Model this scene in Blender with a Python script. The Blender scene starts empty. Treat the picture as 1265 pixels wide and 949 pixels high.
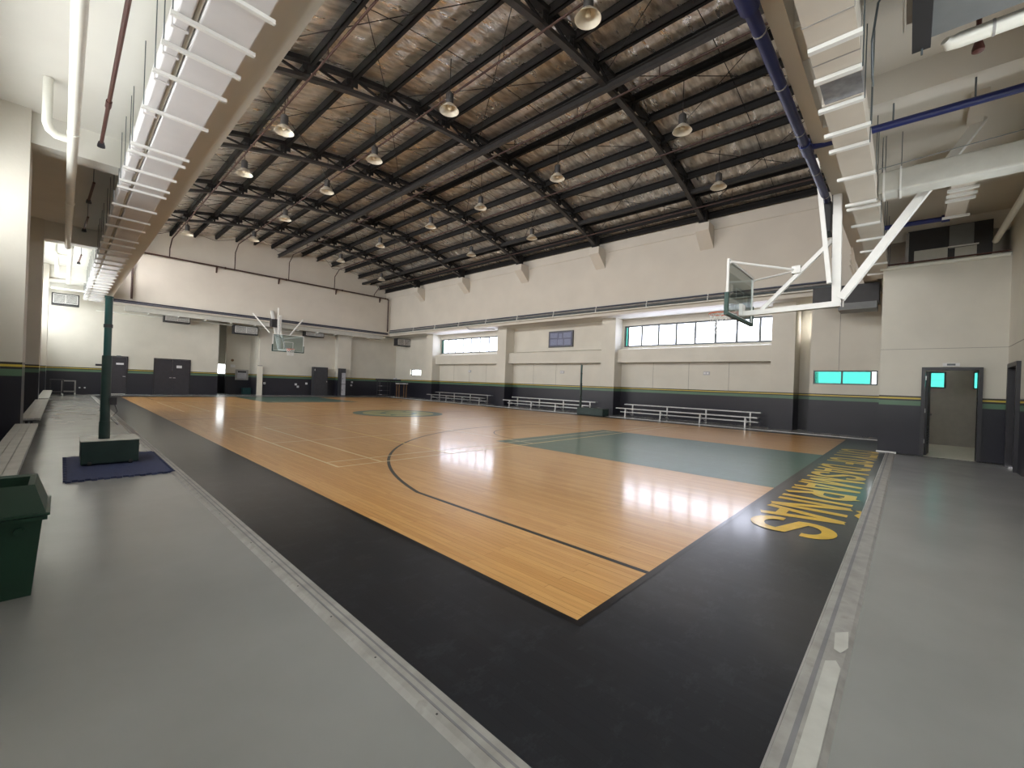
import bpy, math, random
from mathutils import Vector, Matrix

sc = bpy.context.scene
COL = sc.collection
PI = math.pi
random.seed(7)

# ------------------------------------------------------------------ camera
cam = bpy.data.cameras.new('camera')
cam.sensor_fit = 'HORIZONTAL'
cam.sensor_width = 36.0
cam.lens = 521.336 * 36.0 / 1265.0
cam.clip_start, cam.clip_end = 0.02, 300
cam_o = bpy.data.objects.new('camera', cam)
COL.objects.link(cam_o)
RT = Vector((0.683044581, -0.729468120, 0.0364192585))
DN = Vector((0.0254013324, -0.0261078533, -0.999336356))
FW = Vector((0.729934841, 0.683516380, 0.000696634460))
m = Matrix.Identity(4)
for i in range(3):
    m[i][0], m[i][1], m[i][2] = RT[i], -DN[i], -FW[i]
m[0][3], m[1][3], m[2][3] = -2.11244, -1.38256, 1.37613
cam_o.matrix_world = m
sc.camera = cam_o

# ------------------------------------------------------------------ sky and exposure
SKY = 36.0
world = bpy.data.worlds.new('world')
sc.world = world
world.use_nodes = True
bgn = world.node_tree.nodes['Background']
bgn.inputs[0].default_value = (1.0, 0.972, 0.955, 1)
bgn.inputs[1].default_value = SKY
vs = sc.view_settings
vs.view_transform = 'Standard'
vs.look = 'None'
vs.gamma = 1.0
vs.use_curve_mapping = False
vs.exposure = 0.24
cy = sc.cycles
cy.max_bounces = 14
cy.diffuse_bounces = 8
cy.glossy_bounces = 5
cy.transmission_bounces = 6
cy.transparent_max_bounces = 12
cy.sample_clamp_indirect = 20.0
cy.caustics_reflective = True
cy.use_denoising = True


def portal(name, loc, rot, sx, sy):
    l = bpy.data.lights.new(name, 'AREA')
    l.shape = 'RECTANGLE'
    l.size, l.size_y = sx, sy
    l.cycles.is_portal = True
    o = bpy.data.objects.new(name, l)
    o.location = loc
    o.rotation_euler = rot
    COL.objects.link(o)


# windows of the long walls: (y0, y1, z0, z1)
WR = [(2.62, 9.50, 3.53, 4.63), (18.15, 25.10, 3.53, 4.63)]
WL = [(-2.4, 1.4, 3.3, 4.75), (2.9, 9.3, 3.3, 4.75), (18.6, 24.9, 3.3, 4.75), (26.3, 31.0, 3.3, 4.75)]  # bench-side windows unseen, added for daylight; the first only to light the foreground
# added windows, out of view, that light the baseline aisle: (x0, x1, z0, z1)
WN_ADDED = [(1.6, 4.6, 2.6, 3.9), (5.6, 8.6, 2.6, 3.9)]
# invented clerestory, unseen, added to even out the hall daylight: (y0, y1, z0, z1)
WC_ADDED = [(0.9 + 5.8 * k, 6.1 + 5.8 * k, 6.45, 7.75) for k in range(5)]
for y0, y1, z0, z1 in WR:
    portal('daylight_portal', (18.25, (y0 + y1) / 2, (z0 + z1) / 2), (0, PI / 2, 0), z1 - z0, y1 - y0)
for y0, y1, z0, z1 in WL:
    portal('daylight_portal', (-3.62, (y0 + y1) / 2, (z0 + z1) / 2), (0, -PI / 2, 0), z1 - z0, y1 - y0)
for x0, x1, z0, z1 in WN_ADDED:
    portal('daylight_portal', ((x0 + x1) / 2, -3.25, (z0 + z1) / 2), (PI / 2, 0, 0), x1 - x0, z1 - z0)
for y0, y1, z0, z1 in WC_ADDED:
    portal('daylight_portal', (-1.02, (y0 + y1) / 2, (z0 + z1) / 2), (0, -PI / 2, 0), z1 - z0, y1 - y0)


# ------------------------------------------------------------------ materials
def mat(name):
    mt = bpy.data.materials.new(name)
    mt.use_nodes = True
    nt = mt.node_tree
    b = nt.nodes['Principled BSDF']
    return mt, nt, b


def pos_node(nt):
    return nt.nodes.new('ShaderNodeNewGeometry').outputs['Position']


def noise(nt, scale, detail=3.0, vec=None, rough=0.55, stretch=None):
    n = nt.nodes.new('ShaderNodeTexNoise')
    n.inputs['Scale'].default_value = scale
    n.inputs['Detail'].default_value = detail
    n.inputs['Roughness'].default_value = rough
    v = vec or pos_node(nt)
    if stretch:
        mp = nt.nodes.new('ShaderNodeMapping')
        mp.inputs['Scale'].default_value = stretch
        nt.links.new(v, mp.inputs['Vector'])
        v = mp.outputs[0]
    nt.links.new(v, n.inputs['Vector'])
    return n.outputs['Fac']


def ramp(nt, fac, stops, interp='LINEAR'):
    r = nt.nodes.new('ShaderNodeValToRGB')
    r.color_ramp.interpolation = interp
    e = r.color_ramp.elements
    while len(e) > 1:
        e.remove(e[-1])
    e[0].position, e[0].color = stops[0][0], (*stops[0][1], 1)
    for p, c in stops[1:]:
        x = e.new(p)
        x.color = (*c, 1)
    nt.links.new(fac, r.inputs[0])
    return r.outputs[0]


def bump(nt, b, fac, strength, dist=0.01):
    n = nt.nodes.new('ShaderNodeBump')
    n.inputs['Strength'].default_value = strength
    n.inputs['Distance'].default_value = dist
    nt.links.new(fac, n.inputs['Height'])
    nt.links.new(n.outputs[0], b.inputs['Normal'])


def mixc(nt, fac, a, c, mode='MIX'):
    n = nt.nodes.new('ShaderNodeMix')
    n.data_type = 'RGBA'
    n.blend_type = mode
    if hasattr(fac, 'is_linked') or not isinstance(fac, (int, float)):
        nt.links.new(fac, n.inputs[0])
    else:
        n.inputs[0].default_value = fac
    for k, v in ((6, a), (7, c)):
        if isinstance(v, tuple):
            n.inputs[k].default_value = (*v, 1)
        else:
            nt.links.new(v, n.inputs[k])
    return n.outputs[2]


M = {}


def simple(name, col, rough=0.5, metal=0.0, var=0.12, scale=6.0, coat=0.0, bmp=0.0):
    mt, nt, b = mat(name)
    f = noise(nt, scale)
    lo = tuple(max(0, c * (1 - var)) for c in col)
    hi = tuple(min(1, c * (1 + var)) for c in col)
    nt.links.new(ramp(nt, f, [(0.3, lo), (0.7, hi)]), b.inputs['Base Color'])
    b.inputs['Roughness'].default_value = rough
    b.inputs['Metallic'].default_value = metal
    b.inputs['Coat Weight'].default_value = coat
    if bmp:
        bump(nt, b, noise(nt, scale * 8), bmp)
    M[name] = mt
    return mt


# cream wall with the painted dado: black, green, yellow, thin dark line
mt, nt, b = mat('wall_paint')
sep = nt.nodes.new('ShaderNodeSeparateXYZ')
nt.links.new(pos_node(nt), sep.inputs[0])
dv = nt.nodes.new('ShaderNodeMath')
dv.operation = 'DIVIDE'
dv.inputs[1].default_value = 10.0
nt.links.new(sep.outputs['Z'], dv.inputs[0])
CREAM = (0.66, 0.635, 0.565)
band = ramp(nt, dv.outputs[0], [(0.0, (0.018, 0.018, 0.028)), (0.118, (0.10, 0.19, 0.12)), (0.130, (0.02, 0.02, 0.02)),
                                (0.1335, (0.62, 0.47, 0.07)), (0.1405, (0.03, 0.026, 0.022)), (0.1435, CREAM)], 'CONSTANT')
blot = ramp(nt, noise(nt, 0.9, 4), [(0.3, (0.90, 0.90, 0.90)), (0.7, (1, 1, 1))])
nt.links.new(mixc(nt, 1.0, band, blot, 'MULTIPLY'), b.inputs['Base Color'])
rr = ramp(nt, dv.outputs[0], [(0.0, (0.33,) * 3), (0.1435, (0.62,) * 3)], 'CONSTANT')
nt.links.new(rr, b.inputs['Roughness'])
bump(nt, b, noise(nt, 14, 4), 0.12, 0.02)
M['wall'] = mt

simple('wall_upper', (0.60, 0.56, 0.495), 0.65, var=0.04, scale=0.8)
simple('ceiling_paint', (0.66, 0.65, 0.60), 0.7, var=0.04, scale=0.9)
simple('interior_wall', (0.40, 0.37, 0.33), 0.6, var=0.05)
simple('cream_panel', (0.70, 0.67, 0.58), 0.5, var=0.03)

# roof foil
mt, nt, b = mat('roof_foil')
f1 = noise(nt, 1.0, 5, stretch=(1.2, 5.0, 1.0))
f2 = noise(nt, 1.0, 3, stretch=(0.8, 0.9, 1.0))
c = ramp(nt, f1, [(0.32, (0.36, 0.345, 0.33)), (0.5, (0.78, 0.76, 0.72)), (0.64, (1.0, 0.98, 0.96))])
c = mixc(nt, ramp(nt, f2, [(0.42, (0, 0, 0)), (0.65, (0.35, 0.35, 0.35))]), c, (0.92, 0.74, 0.55))
nt.links.new(c, b.inputs['Base Color'])
b.inputs['Metallic'].default_value = 0.78
nt.links.new(ramp(nt, f1, [(0.3, (0.44,) * 3), (0.7, (0.22,) * 3)]), b.inputs['Roughness'])
bump(nt, b, noise(nt, 1.0, 3, stretch=(1.8, 5.5, 1.0)), 0.9, 0.10)
M['foil'] = mt

# concrete
mt, nt, b = mat('concrete_epoxy')
g = noise(nt, 0.8, 6)
g2 = noise(nt, 22, 4)
c = ramp(nt, g, [(0.3, (0.255, 0.258, 0.256)), (0.7, (0.30, 0.303, 0.302))])
c = mixc(nt, ramp(nt, g2, [(0.15, (0.5, 0.5, 0.5)), (0.22, (0, 0, 0))]), c, (0.20, 0.20, 0.195))
nt.links.new(c, b.inputs['Base Color'])
nt.links.new(ramp(nt, noise(nt, 1.7, 4), [(0.3, (0.20,) * 3), (0.7, (0.27,) * 3)]), b.inputs['Roughness'])
bump(nt, b, noise(nt, 1.5, 2), 0.05, 0.01)
M['concrete'] = mt


def plank_vec(nt):
    mp = nt.nodes.new('ShaderNodeMapping')
    mp.inputs['Rotation'].default_value = (0, 0, PI / 2)
    nt.links.new(pos_node(nt), mp.inputs['Vector'])
    return mp.outputs[0]


def brick(nt, c1, c2, cm, w=1.05, h=0.057, mortar=0.0009):
    n = nt.nodes.new('ShaderNodeTexBrick')
    n.offset = 0.37
    n.offset_frequency = 3
    n.inputs['Color1'].default_value = (*c1, 1)
    n.inputs['Color2'].default_value = (*c2, 1)
    n.inputs['Mortar'].default_value = (*cm, 1)
    n.inputs['Scale'].default_value = 1.0
    n.inputs['Mortar Size'].default_value = mortar
    n.inputs['Mortar Smooth'].default_value = 0.2
    n.inputs['Brick Width'].default_value = w
    n.inputs['Row Height'].default_value = h
    nt.links.new(plank_vec(nt), n.inputs['Vector'])
    return n


def floor_finish(nt, b, br, rough=0.30, coat=0.45, coat_rough=0.12, bs=0.025):
    b.inputs['Roughness'].default_value = rough
    b.inputs['Coat Weight'].default_value = coat
    b.inputs['Coat Roughness'].default_value = coat_rough
    b.inputs['Coat IOR'].default_value = 1.5
    b.inputs['Specular IOR Level'].default_value = 0.22
    w = noise(nt, 1.0, 2, stretch=(17.0, 0.7, 1.0))
    n = nt.nodes.new('ShaderNodeBump')
    n.inputs['Strength'].default_value = bs
    n.inputs['Distance'].default_value = 0.01
    nt.links.new(w, n.inputs['Height'])
    nt.links.new(n.outputs[0], b.inputs['Normal'])
    nt.links.new(n.outputs[0], b.inputs['Coat Normal'])


mt, nt, b = mat('maple')
br = brick(nt, (0.655, 0.375, 0.140), (0.57, 0.30, 0.10), (0.30, 0.14, 0.05))
gr = noise(nt, 1.0, 5, stretch=(60.0, 2.2, 1.0))
kn = noise(nt, 1.0, 3, stretch=(9.0, 1.6, 1.0))
c = mixc(nt, 1.0, br.outputs['Color'], ramp(nt, gr, [(0.25, (0.86, 0.84, 0.80)), (0.7, (1.08, 1.06, 1.04))]), 'MULTIPLY')
c = mixc(nt, 1.0, c, ramp(nt, kn, [(0.22, (0.80, 0.74, 0.66)), (0.36, (1, 1, 1))]), 'MULTIPLY')
nt.links.new(c, b.inputs['Base Color'])
floor_finish(nt, b, br)
M['maple'] = mt


def painted_wood(name, col, worn, rough=0.36, coat=0.40):
    mt, nt, b = mat(name)
    br = brick(nt, col, tuple(x * 0.86 for x in col), tuple(x * 0.55 for x in col))
    w = noise(nt, 2.1, 8, rough=0.72)
    c = mixc(nt, ramp(nt, w, [(0.52, (0, 0, 0)), (0.82, (0.55,) * 3)]), br.outputs['Color'], worn)
    sp = noise(nt, 26, 5, rough=0.7)
    c = mixc(nt, ramp(nt, sp, [(0.68, (0, 0, 0)), (0.80, (0.6,) * 3)]), c, tuple(min(1, x * 2.2 + 0.05) for x in worn))
    sc_ = noise(nt, 1.0, 7, rough=0.8, stretch=(3.0, 5.0, 1.0))
    c = mixc(nt, ramp(nt, sc_, [(0.54, (0, 0, 0)), (0.60, (0.16,) * 3), (0.66, (0, 0, 0))]), c, tuple(min(1, x * 1.5 + 0.02) for x in worn))
    nt.links.new(c, b.inputs['Base Color'])
    floor_finish(nt, b, br, rough, coat, 0.13, 0.025)
    M[name] = mt


painted_wood('apron_black', (0.020, 0.022, 0.027), (0.040, 0.045, 0.053))
painted_wood('key_green', (0.055, 0.135, 0.11), (0.08, 0.16, 0.13))
painted_wood('line_black', (0.006, 0.0055, 0.007), (0.010, 0.010, 0.012))
painted_wood('line_cream', (0.86, 0.76, 0.50), (0.78, 0.66, 0.42))
painted_wood('line_yellow', (0.82, 0.62, 0.22), (0.72, 0.52, 0.18))
painted_wood('letter_yellow', (0.80, 0.50, 0.025), (0.70, 0.46, 0.06))
painted_wood('emblem_pale', (0.40, 0.38, 0.16), (0.34, 0.34, 0.16))
painted_wood('emblem_green', (0.10, 0.17, 0.09), (0.12, 0.18, 0.10))

mt, nt, b = mat('strip_metal')
g = noise(nt, 1.0, 5, stretch=(6, 6, 1))
c = ramp(nt, g, [(0.3, (0.26, 0.25, 0.235)), (0.6, (0.36, 0.35, 0.335)), (0.8, (0.20, 0.185, 0.16))])
nt.links.new(c, b.inputs['Base Color'])
b.inputs['Roughness'].default_value = 0.5
M['strip'] = mt
simple('strip_tape', (0.50, 0.50, 0.47), 0.55, var=0.08, scale=9)

simple('steel_black', (0.006, 0.0055, 0.006), 0.8, var=0.15)
simple('steel_dark', (0.016, 0.015, 0.015), 0.55, var=0.2)
simple('chord_grey', (0.034, 0.032, 0.032), 0.5, var=0.15)
simple('pipe_red', (0.090, 0.030, 0.024), 0.5)
simple('pipe_blue', (0.009, 0.016, 0.105), 0.4)
simple('pipe_slate', (0.075, 0.085, 0.12), 0.45)
simple('pipe_navy', (0.025, 0.028, 0.06), 0.45)
simple('pvc_white', (0.78, 0.78, 0.72), 0.35, var=0.03)
simple('white_metal', (0.76, 0.76, 0.74), 0.4, var=0.03)
simple('duct_wrap', (0.66, 0.65, 0.66), 0.5, var=0.04, scale=2.0, bmp=0.1)
simple('duct_beige', (0.60, 0.55, 0.48), 0.55, var=0.05, scale=2.0, bmp=0.1)
simple('duct_foil', (0.30, 0.31, 0.34), 0.35, 0.6, var=0.25, scale=8.0)
simple('grille_white', (0.66, 0.66, 0.64), 0.45, var=0.03)
simple('ac_dark', (0.022, 0.022, 0.025), 0.5)
simple('ac_grey', (0.16, 0.17, 0.175), 0.5, var=0.06)
simple('ac_pale', (0.50, 0.50, 0.46), 0.5, var=0.05)
simple('door_black', (0.035, 0.033, 0.042), 0.38, var=0.12)
simple('frame_black', (0.025, 0.024, 0.030), 0.4)
simple('frame_grey', (0.10, 0.12, 0.13), 0.4)
simple('aluminium', (0.60, 0.60, 0.60), 0.38, 0.75, var=0.08)
simple('bench_alu', (0.42, 0.41, 0.39), 0.45, 0.35, var=0.15, scale=5)
simple('bin_green', (0.012, 0.045, 0.026), 0.42, var=0.1)
simple('bin_dark', (0.006, 0.010, 0.008), 0.5)
simple('pole_green', (0.010, 0.060, 0.055), 0.35, var=0.12)
simple('box_green', (0.012, 0.032, 0.028), 0.45, var=0.2)
simple('mat_blue', (0.032, 0.042, 0.105), 0.75, var=0.18, scale=18, bmp=0.3)
simple('rim_orange', (0.62, 0.13, 0.05), 0.4)
simple('net_white', (0.70, 0.70, 0.70), 0.6)
simple('pad_green', (0.015, 0.055, 0.045), 0.5)
simple('lamp_shade', (0.70, 0.66, 0.56), 0.35, 0.25, var=0.04)
simple('lamp_body', (0.05, 0.048, 0.048), 0.45)
simple('bulb_glass', (0.72, 0.66, 0.52), 0.25)
simple('paper', (0.75, 0.75, 0.76), 0.6, var=0.03)
simple('steel_bright', (0.60, 0.60, 0.60), 0.3, 0.9)
simple('cabinet_black', (0.036, 0.036, 0.042), 0.42, var=0.15)
simple('cabinet_grey', (0.42, 0.42, 0.46), 0.45)
simple('board_grey', (0.32, 0.31, 0.30), 0.5)
simple('crate_teal', (0.01, 0.055, 0.06), 0.5)
simple('wood_leg', (0.20, 0.11, 0.05), 0.5)
simple('screen_navy', (0.025, 0.032, 0.10), 0.3, var=0.25, scale=4)
simple('screen_patch', (0.16, 0.18, 0.30), 0.4, var=0.35, scale=30)
simple('groove_grey', (0.20, 0.20, 0.21), 0.6)
simple('joint_grey', (0.16, 0.15, 0.14), 0.6)
simple('pipe_brown', (0.052, 0.024, 0.019), 0.6)
simple('rubber', (0.02, 0.02, 0.02), 0.7)


def glass(name, tint, gloss=0.10):
    mt = bpy.data.materials.new(name)
    mt.use_nodes = True
    nt = mt.node_tree
    nt.nodes.remove(nt.nodes['Principled BSDF'])
    out = nt.nodes['Material Output']
    tr = nt.nodes.new('ShaderNodeBsdfTransparent')
    tr.inputs[0].default_value = (*tint, 1)
    gl = nt.nodes.new('ShaderNodeBsdfGlossy')
    gl.inputs['Roughness'].default_value = 0.02
    lw = nt.nodes.new('ShaderNodeLayerWeight')
    lw.inputs['Blend'].default_value = 0.5
    pw = nt.nodes.new('ShaderNodeMath')
    pw.operation = 'POWER'
    pw.inputs[1].default_value = 4.0
    nt.links.new(lw.outputs['Facing'], pw.inputs[0])
    fr = nt.nodes.new('ShaderNodeMath')
    fr.operation = 'MULTIPLY_ADD'
    fr.inputs[1].default_value = 0.8
    fr.inputs[2].default_value = 0.03
    nt.links.new(pw.outputs[0], fr.inputs[0])
    mx = nt.nodes.new('ShaderNodeMixShader')
    nt.links.new(fr.outputs[0], mx.inputs[0])
    nt.links.new(tr.outputs[0], mx.inputs[1])
    nt.links.new(gl.outputs[0], mx.inputs[2])
    nt.links.new(mx.outputs[0], out.inputs[0])
    M[name] = mt


glass('glass_clear', (0.93, 0.96, 0.95))
glass('glass_teal', (0.060, 0.165, 0.152))
glass('glass_dimmed', (0.43, 0.445, 0.45))  # window tints here and below set how much daylight gets in
glass('glass_sky', (0.44, 0.455, 0.50))  # blue-grey tint dims the sky and cools its glare on the floor
glass('glass_bay', (0.50, 0.51, 0.51))
glass('glass_added_clerestory', (0.75, 0.75, 0.75))
glass('glass_part_dimmed', (0.68, 0.70, 0.70))
glass('glass_board', (0.70, 0.76, 0.76))


# ------------------------------------------------------------------ mesh helpers
class MB:
    def __init__(s):
        s.v, s.f = [], []

    def box(s, x0, x1, y0, y1, z0, z1):
        x0, x1 = min(x0, x1), max(x0, x1)
        y0, y1 = min(y0, y1), max(y0, y1)
        z0, z1 = min(z0, z1), max(z0, z1)
        n = len(s.v)
        s.v += [(x0, y0, z0), (x1, y0, z0), (x1, y1, z0), (x0, y1, z0), (x0, y0, z1), (x1, y0, z1), (x1, y1, z1), (x0, y1, z1)]
        s.f += [tuple(n + i for i in q) for q in ((0, 3, 2, 1), (4, 5, 6, 7), (0, 1, 5, 4), (1, 2, 6, 5), (2, 3, 7, 6), (3, 0, 4, 7))]
        return s

    def bar(s, p, q, w, h, up=(0, 0, 1)):
        p, q, up = Vector(p), Vector(q), Vector(up)
        d = (q - p).normalized()
        if abs(d.dot(up)) > 0.98:
            up = Vector((1, 0, 0)) if abs(d.x) < 0.9 else Vector((0, 1, 0))
        a = d.cross(up).normalized()
        c = a.cross(d).normalized()
        n = len(s.v)
        for e in (p, q):
            for i, j in ((-1, -1), (1, -1), (1, 1), (-1, 1)):
                s.v.append(tuple(e + a * (i * w / 2) + c * (j * h / 2)))
        s.f += [tuple(n + i for i in q) for q in ((3, 2, 1, 0), (4, 5, 6, 7), (0, 1, 5, 4), (1, 2, 6, 5), (2, 3, 7, 6), (3, 0, 4, 7))]
        return s

    def tube(s, pts, r, k=10):
        pts = [Vector(p) for p in pts]
        n0 = len(s.v)
        ref = None
        for i, p in enumerate(pts):
            if i == 0:
                d = pts[1] - p
            elif i == len(pts) - 1:
                d = p - pts[i - 1]
            else:
                d = (pts[i + 1] - p).normalized() + (p - pts[i - 1]).normalized()
            d.normalize()
            if ref is None:
                ref = Vector((0, 0, 1)) if abs(d.z) < 0.9 else Vector((1, 0, 0))
            a = d.cross(ref).normalized()
            c = a.cross(d).normalized()
            ref = c
            rad = r[i] if isinstance(r, (list, tuple)) else r
            for t in range(k):
                th = 2 * PI * t / k
                s.v.append(tuple(p + a * (rad * math.cos(th)) + c * (rad * math.sin(th))))
        for i in range(len(pts) - 1):
            for t in range(k):
                u = (t + 1) % k
                s.f.append((n0 + i * k + t, n0 + i * k + u, n0 + (i + 1) * k + u, n0 + (i + 1) * k + t))
        s.f.append(tuple(n0 + t for t in reversed(range(k))))
        e = n0 + (len(pts) - 1) * k
        s.f.append(tuple(e + t for t in range(k)))
        return s

    def lathe(s, c, prof, k=24):
        n0 = len(s.v)
        for r, z in prof:
            for t in range(k):
                th = 2 * PI * t / k
                s.v.append((c[0] + r * math.cos(th), c[1] + r * math.sin(th), c[2] + z))
        for i in range(len(prof) - 1):
            for t in range(k):
                u = (t + 1) % k
                s.f.append((n0 + i * k + t, n0 + i * k + u, n0 + (i + 1) * k + u, n0 + (i + 1) * k + t))
        return s

    def prism(s, poly, axis, a, b):
        n0, k = len(s.v), len(poly)
        for e in (a, b):
            for u, w in poly:
                s.v.append({'x': (e, u, w), 'y': (u, e, w), 'z': (u, w, e)}[axis])
        s.f.append(tuple(n0 + i for i in range(k)))
        s.f.append(tuple(n0 + k + i for i in reversed(range(k))))
        for i in range(k):
            j = (i + 1) % k
            s.f.append((n0 + i, n0 + k + i, n0 + k + j, n0 + j))
        return s

    def quad(s, *p):
        n = len(s.v)
        s.v += [tuple(x) for x in p]
        s.f.append(tuple(range(n, n + len(p))))
        return s

    def build(s, name, material, parent=None, smooth=False, origin=None, bevel=0.0):
        me = bpy.data.meshes.new(name)
        if parent is not None:
            off = Vector(parent.get('_o', (0, 0, 0)))
        elif origin is not None:
            off = Vector(origin)
        else:
            xs, ys, zs = zip(*s.v)
            off = Vector(((min(xs) + max(xs)) / 2, (min(ys) + max(ys)) / 2, min(zs)))
        me.from_pydata([tuple(Vector(p) - off) for p in s.v], [], s.f)
        me.materials.append(M[material])
        me.update()
        import bmesh
        bm = bmesh.new()
        bm.from_mesh(me)
        bmesh.ops.recalc_face_normals(bm, faces=bm.faces)
        bm.to_mesh(me)
        bm.free()
        if smooth:
            for p in me.polygons:
                p.use_smooth = True
            try:
                me.set_sharp_from_angle(angle=math.radians(40))
            except Exception:
                pass
        o = bpy.data.objects.new(name, me)
        COL.objects.link(o)
        if parent is not None:
            o.parent = parent
        else:
            o.location = off
        o['_o'] = tuple(off)
        if bevel:
            bv = o.modifiers.new('bevel', 'BEVEL')
            bv.width = bevel
            bv.segments = 2
        return o


def tag(o, label=None, cat=None, group=None, kind=None):
    for k, v in (('label', label), ('category', cat), ('group', group), ('kind', kind)):
        if v:
            o[k] = v
    return o


def thing(name, loc, label, cat, group=None):
    o = bpy.data.objects.new(name, None)
    o.empty_display_size = 0.1
    o.location = loc
    o['_o'] = tuple(loc)
    COL.objects.link(o)
    return tag(o, label, cat, group)


def struct(name, mb, material, parent=None, smooth=False, label=None):
    o = mb.build(name, material, parent, smooth)
    if parent is None:
        o['kind'] = 'structure'
        if label:
            o['label'] = label
    return o


def copy_tree(o, loc, label=None, group=None):
    c = o.copy()
    COL.objects.link(c)
    c.location = loc
    if label:
        c['label'] = label
    if group:
        c['group'] = group
    for ch in [x for x in bpy.data.objects if x.parent == o]:
        d = ch.copy()
        COL.objects.link(d)
        d.parent = c
        for g in [x for x in bpy.data.objects if x.parent == ch]:
            e = g.copy()
            COL.objects.link(e)
            e.parent = d
    return c


def holed(axis, t0, t1, u0, u1, z0, z1, holes):
    """wall slab, thickness t0..t1 on axis, with rectangular holes (u0,u1,z0,z1)"""
    us = sorted({u0, u1, *[h[0] for h in holes], *[h[1] for h in holes]})
    zs = sorted({z0, z1, *[h[2] for h in holes], *[h[3] for h in holes]})
    us = [u for u in us if u0 <= u <= u1]
    zs = [z for z in zs if z0 <= z <= z1]
    mb = MB()
    for a, b_ in zip(us, us[1:]):
        run = None
        for c_, d in zip(zs, zs[1:]):
            um, zm = (a + b_) / 2, (c_ + d) / 2
            solid = not any(h[0] < um < h[1] and h[2] < zm < h[3] for h in holes)
            if solid:
                run = [c_, d] if run is None else [run[0], d]
            if (not solid or d == zs[-1]) and run:
                if axis == 'x':
                    mb.box(t0, t1, a, b_, run[0], run[1])
                else:
                    mb.box(a, b_, t0, t1, run[0], run[1])
                run = None
    return mb


# ------------------------------------------------------------------ floor
FZ = -0.012
fl = struct('floor', MB().box(-3.4, 19.5, -3.2, 36.5, -0.3, FZ), 'concrete')
CX0, CX1, CY0, CY1 = -0.93, 15.85, -1.03, 29.25
court = struct('floor_court', MB().box(CX0, CX1, CY0, CY1, -0.011, 0.0), 'apron_black')


def flat(name, material, polys, z, parent=court, kind=None):
    mb = MB()
    for k, p in enumerate(polys):
        zz = z + (0.00012 * k if name == 'letter' else 0.00004 * (k % 9))
        mb.quad(*[(x, y, zz) for x, y in p])
    o = mb.build(name, material, parent)
    if kind:
        o['kind'] = kind
    return o


def rect(x0, x1, y0, y1):
    return [(x0, y0), (x1, y0), (x1, y1), (x0, y1)]


def ringarc(cx, cy, r0, r1, a0, a1, n=48):
    out = []
    for i in range(n):
        p, q = a0 + (a1 - a0) * i / n, a0 + (a1 - a0) * (i + 1) / n
        out.append([(cx + r0 * math.cos(p), cy + r0 * math.sin(p)), (cx + r1 * math.cos(p), cy + r1 * math.sin(p)),
                    (cx + r1 * math.cos(q), cy + r1 * math.sin(q)), (cx + r0 * math.cos(q), cy + r0 * math.sin(q))])
    return out


flat('maple_field', 'maple', [rect(0, 15, 0, 28)], 0.0012)
# maple strips by the court corner, laid lengthwise, as pieces of their own
pk = MB().box(.0004, .0566, .0004, 1.0496, -.0006, .0008).build('plank', 'maple', court)
pk.location = (0, 0, .0012)
first = True
for r_ in range(26):
    off_ = 1.05 * .37 if r_ % 3 == 0 else 0.0
    for q_ in range(11):
        y_ = q_ * 1.05 + off_
        if first:
            first = False
            pk.location = (r_ * .057, y_, .0012)
            continue
        c_ = pk.copy()
        COL.objects.link(c_)
        c_.location = (r_ * .057, y_, .0012)
flat('boundary_line', 'line_black', [rect(-.05, 0, -.05, 28.05), rect(15, 15.05, -.05, 28.05), rect(0, 15, -.05, 0), rect(0, 15, 28, 28.05)], 0.0022)
for cy0, sgn in ((0, 1), (28, -1)):
    yy = lambda t: cy0 + sgn * t
    flat('key_paint', 'key_green', [rect(5.05, 9.95, min(yy(0), yy(5.8)), max(yy(0), yy(5.8)))], 0.0022)
    a = math.asin(1.416 / 6.75)
    hc = yy(1.575)
    polys = [rect(.90, .95, min(yy(0), yy(2.99)), max(yy(0), yy(2.99))), rect(14.05, 14.10, min(yy(0), yy(2.99)), max(yy(0), yy(2.99)))]
    if sgn > 0:
        polys += ringarc(7.5, hc, 6.70, 6.75, a * .99, PI - a * .99, 96)
        polys += ringarc(7.5, 5.8, 1.775, 1.80, 0, PI, 40)
    else:
        polys += ringarc(7.5, hc, 6.70, 6.75, PI + a * .99, 2 * PI - a * .99, 96)
        polys += ringarc(7.5, 22.2, 1.775, 1.80, PI, 2 * PI, 40)
    flat('three_point_line', 'line_black', polys, 0.0032)
flat('centre_line', 'line_black', [rect(0, 15, 13.975, 14.025)], 0.0026)
# badminton courts (long side across the hall) and the volleyball court
for y0 in (4.97, 16.93):
    y1 = y0 + 6.10
    P = [rect(.82, 14.18, y0, y0 + .04), rect(.82, 14.18, y1 - .04, y1), rect(.82, 14.18, y0 + .44, y0 + .48), rect(.82, 14.18, y1 - .48, y1 - .44)]
    P += [rect(.82, .86, y0, y1), rect(14.14, 14.18, y0, y1), rect(1.56, 1.60, y0, y1), rect(13.4, 13.44, y0, y1), rect(5.50, 5.54, y0, y1), rect(9.46, 9.50, y0, y1)]
    P += [rect(.82, 5.52, y0 + 3.03, y0 + 3.07), rect(9.48, 14.18, y0 + 3.03, y0 + 3.07)]
    flat('badminton_line', 'line_cream', P, 0.0042)
flat('volleyball_line', 'line_yellow', [rect(3.0, 3.05, 5, 23), rect(11.95, 12.0, 5, 23), rect(3, 12, 4.985, 5.02), rect(3, 12, 22.98, 23.015),
                                        rect(3, 12, 11, 11.05), rect(3, 12, 16.95, 17.0)], 0.0050)
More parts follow.
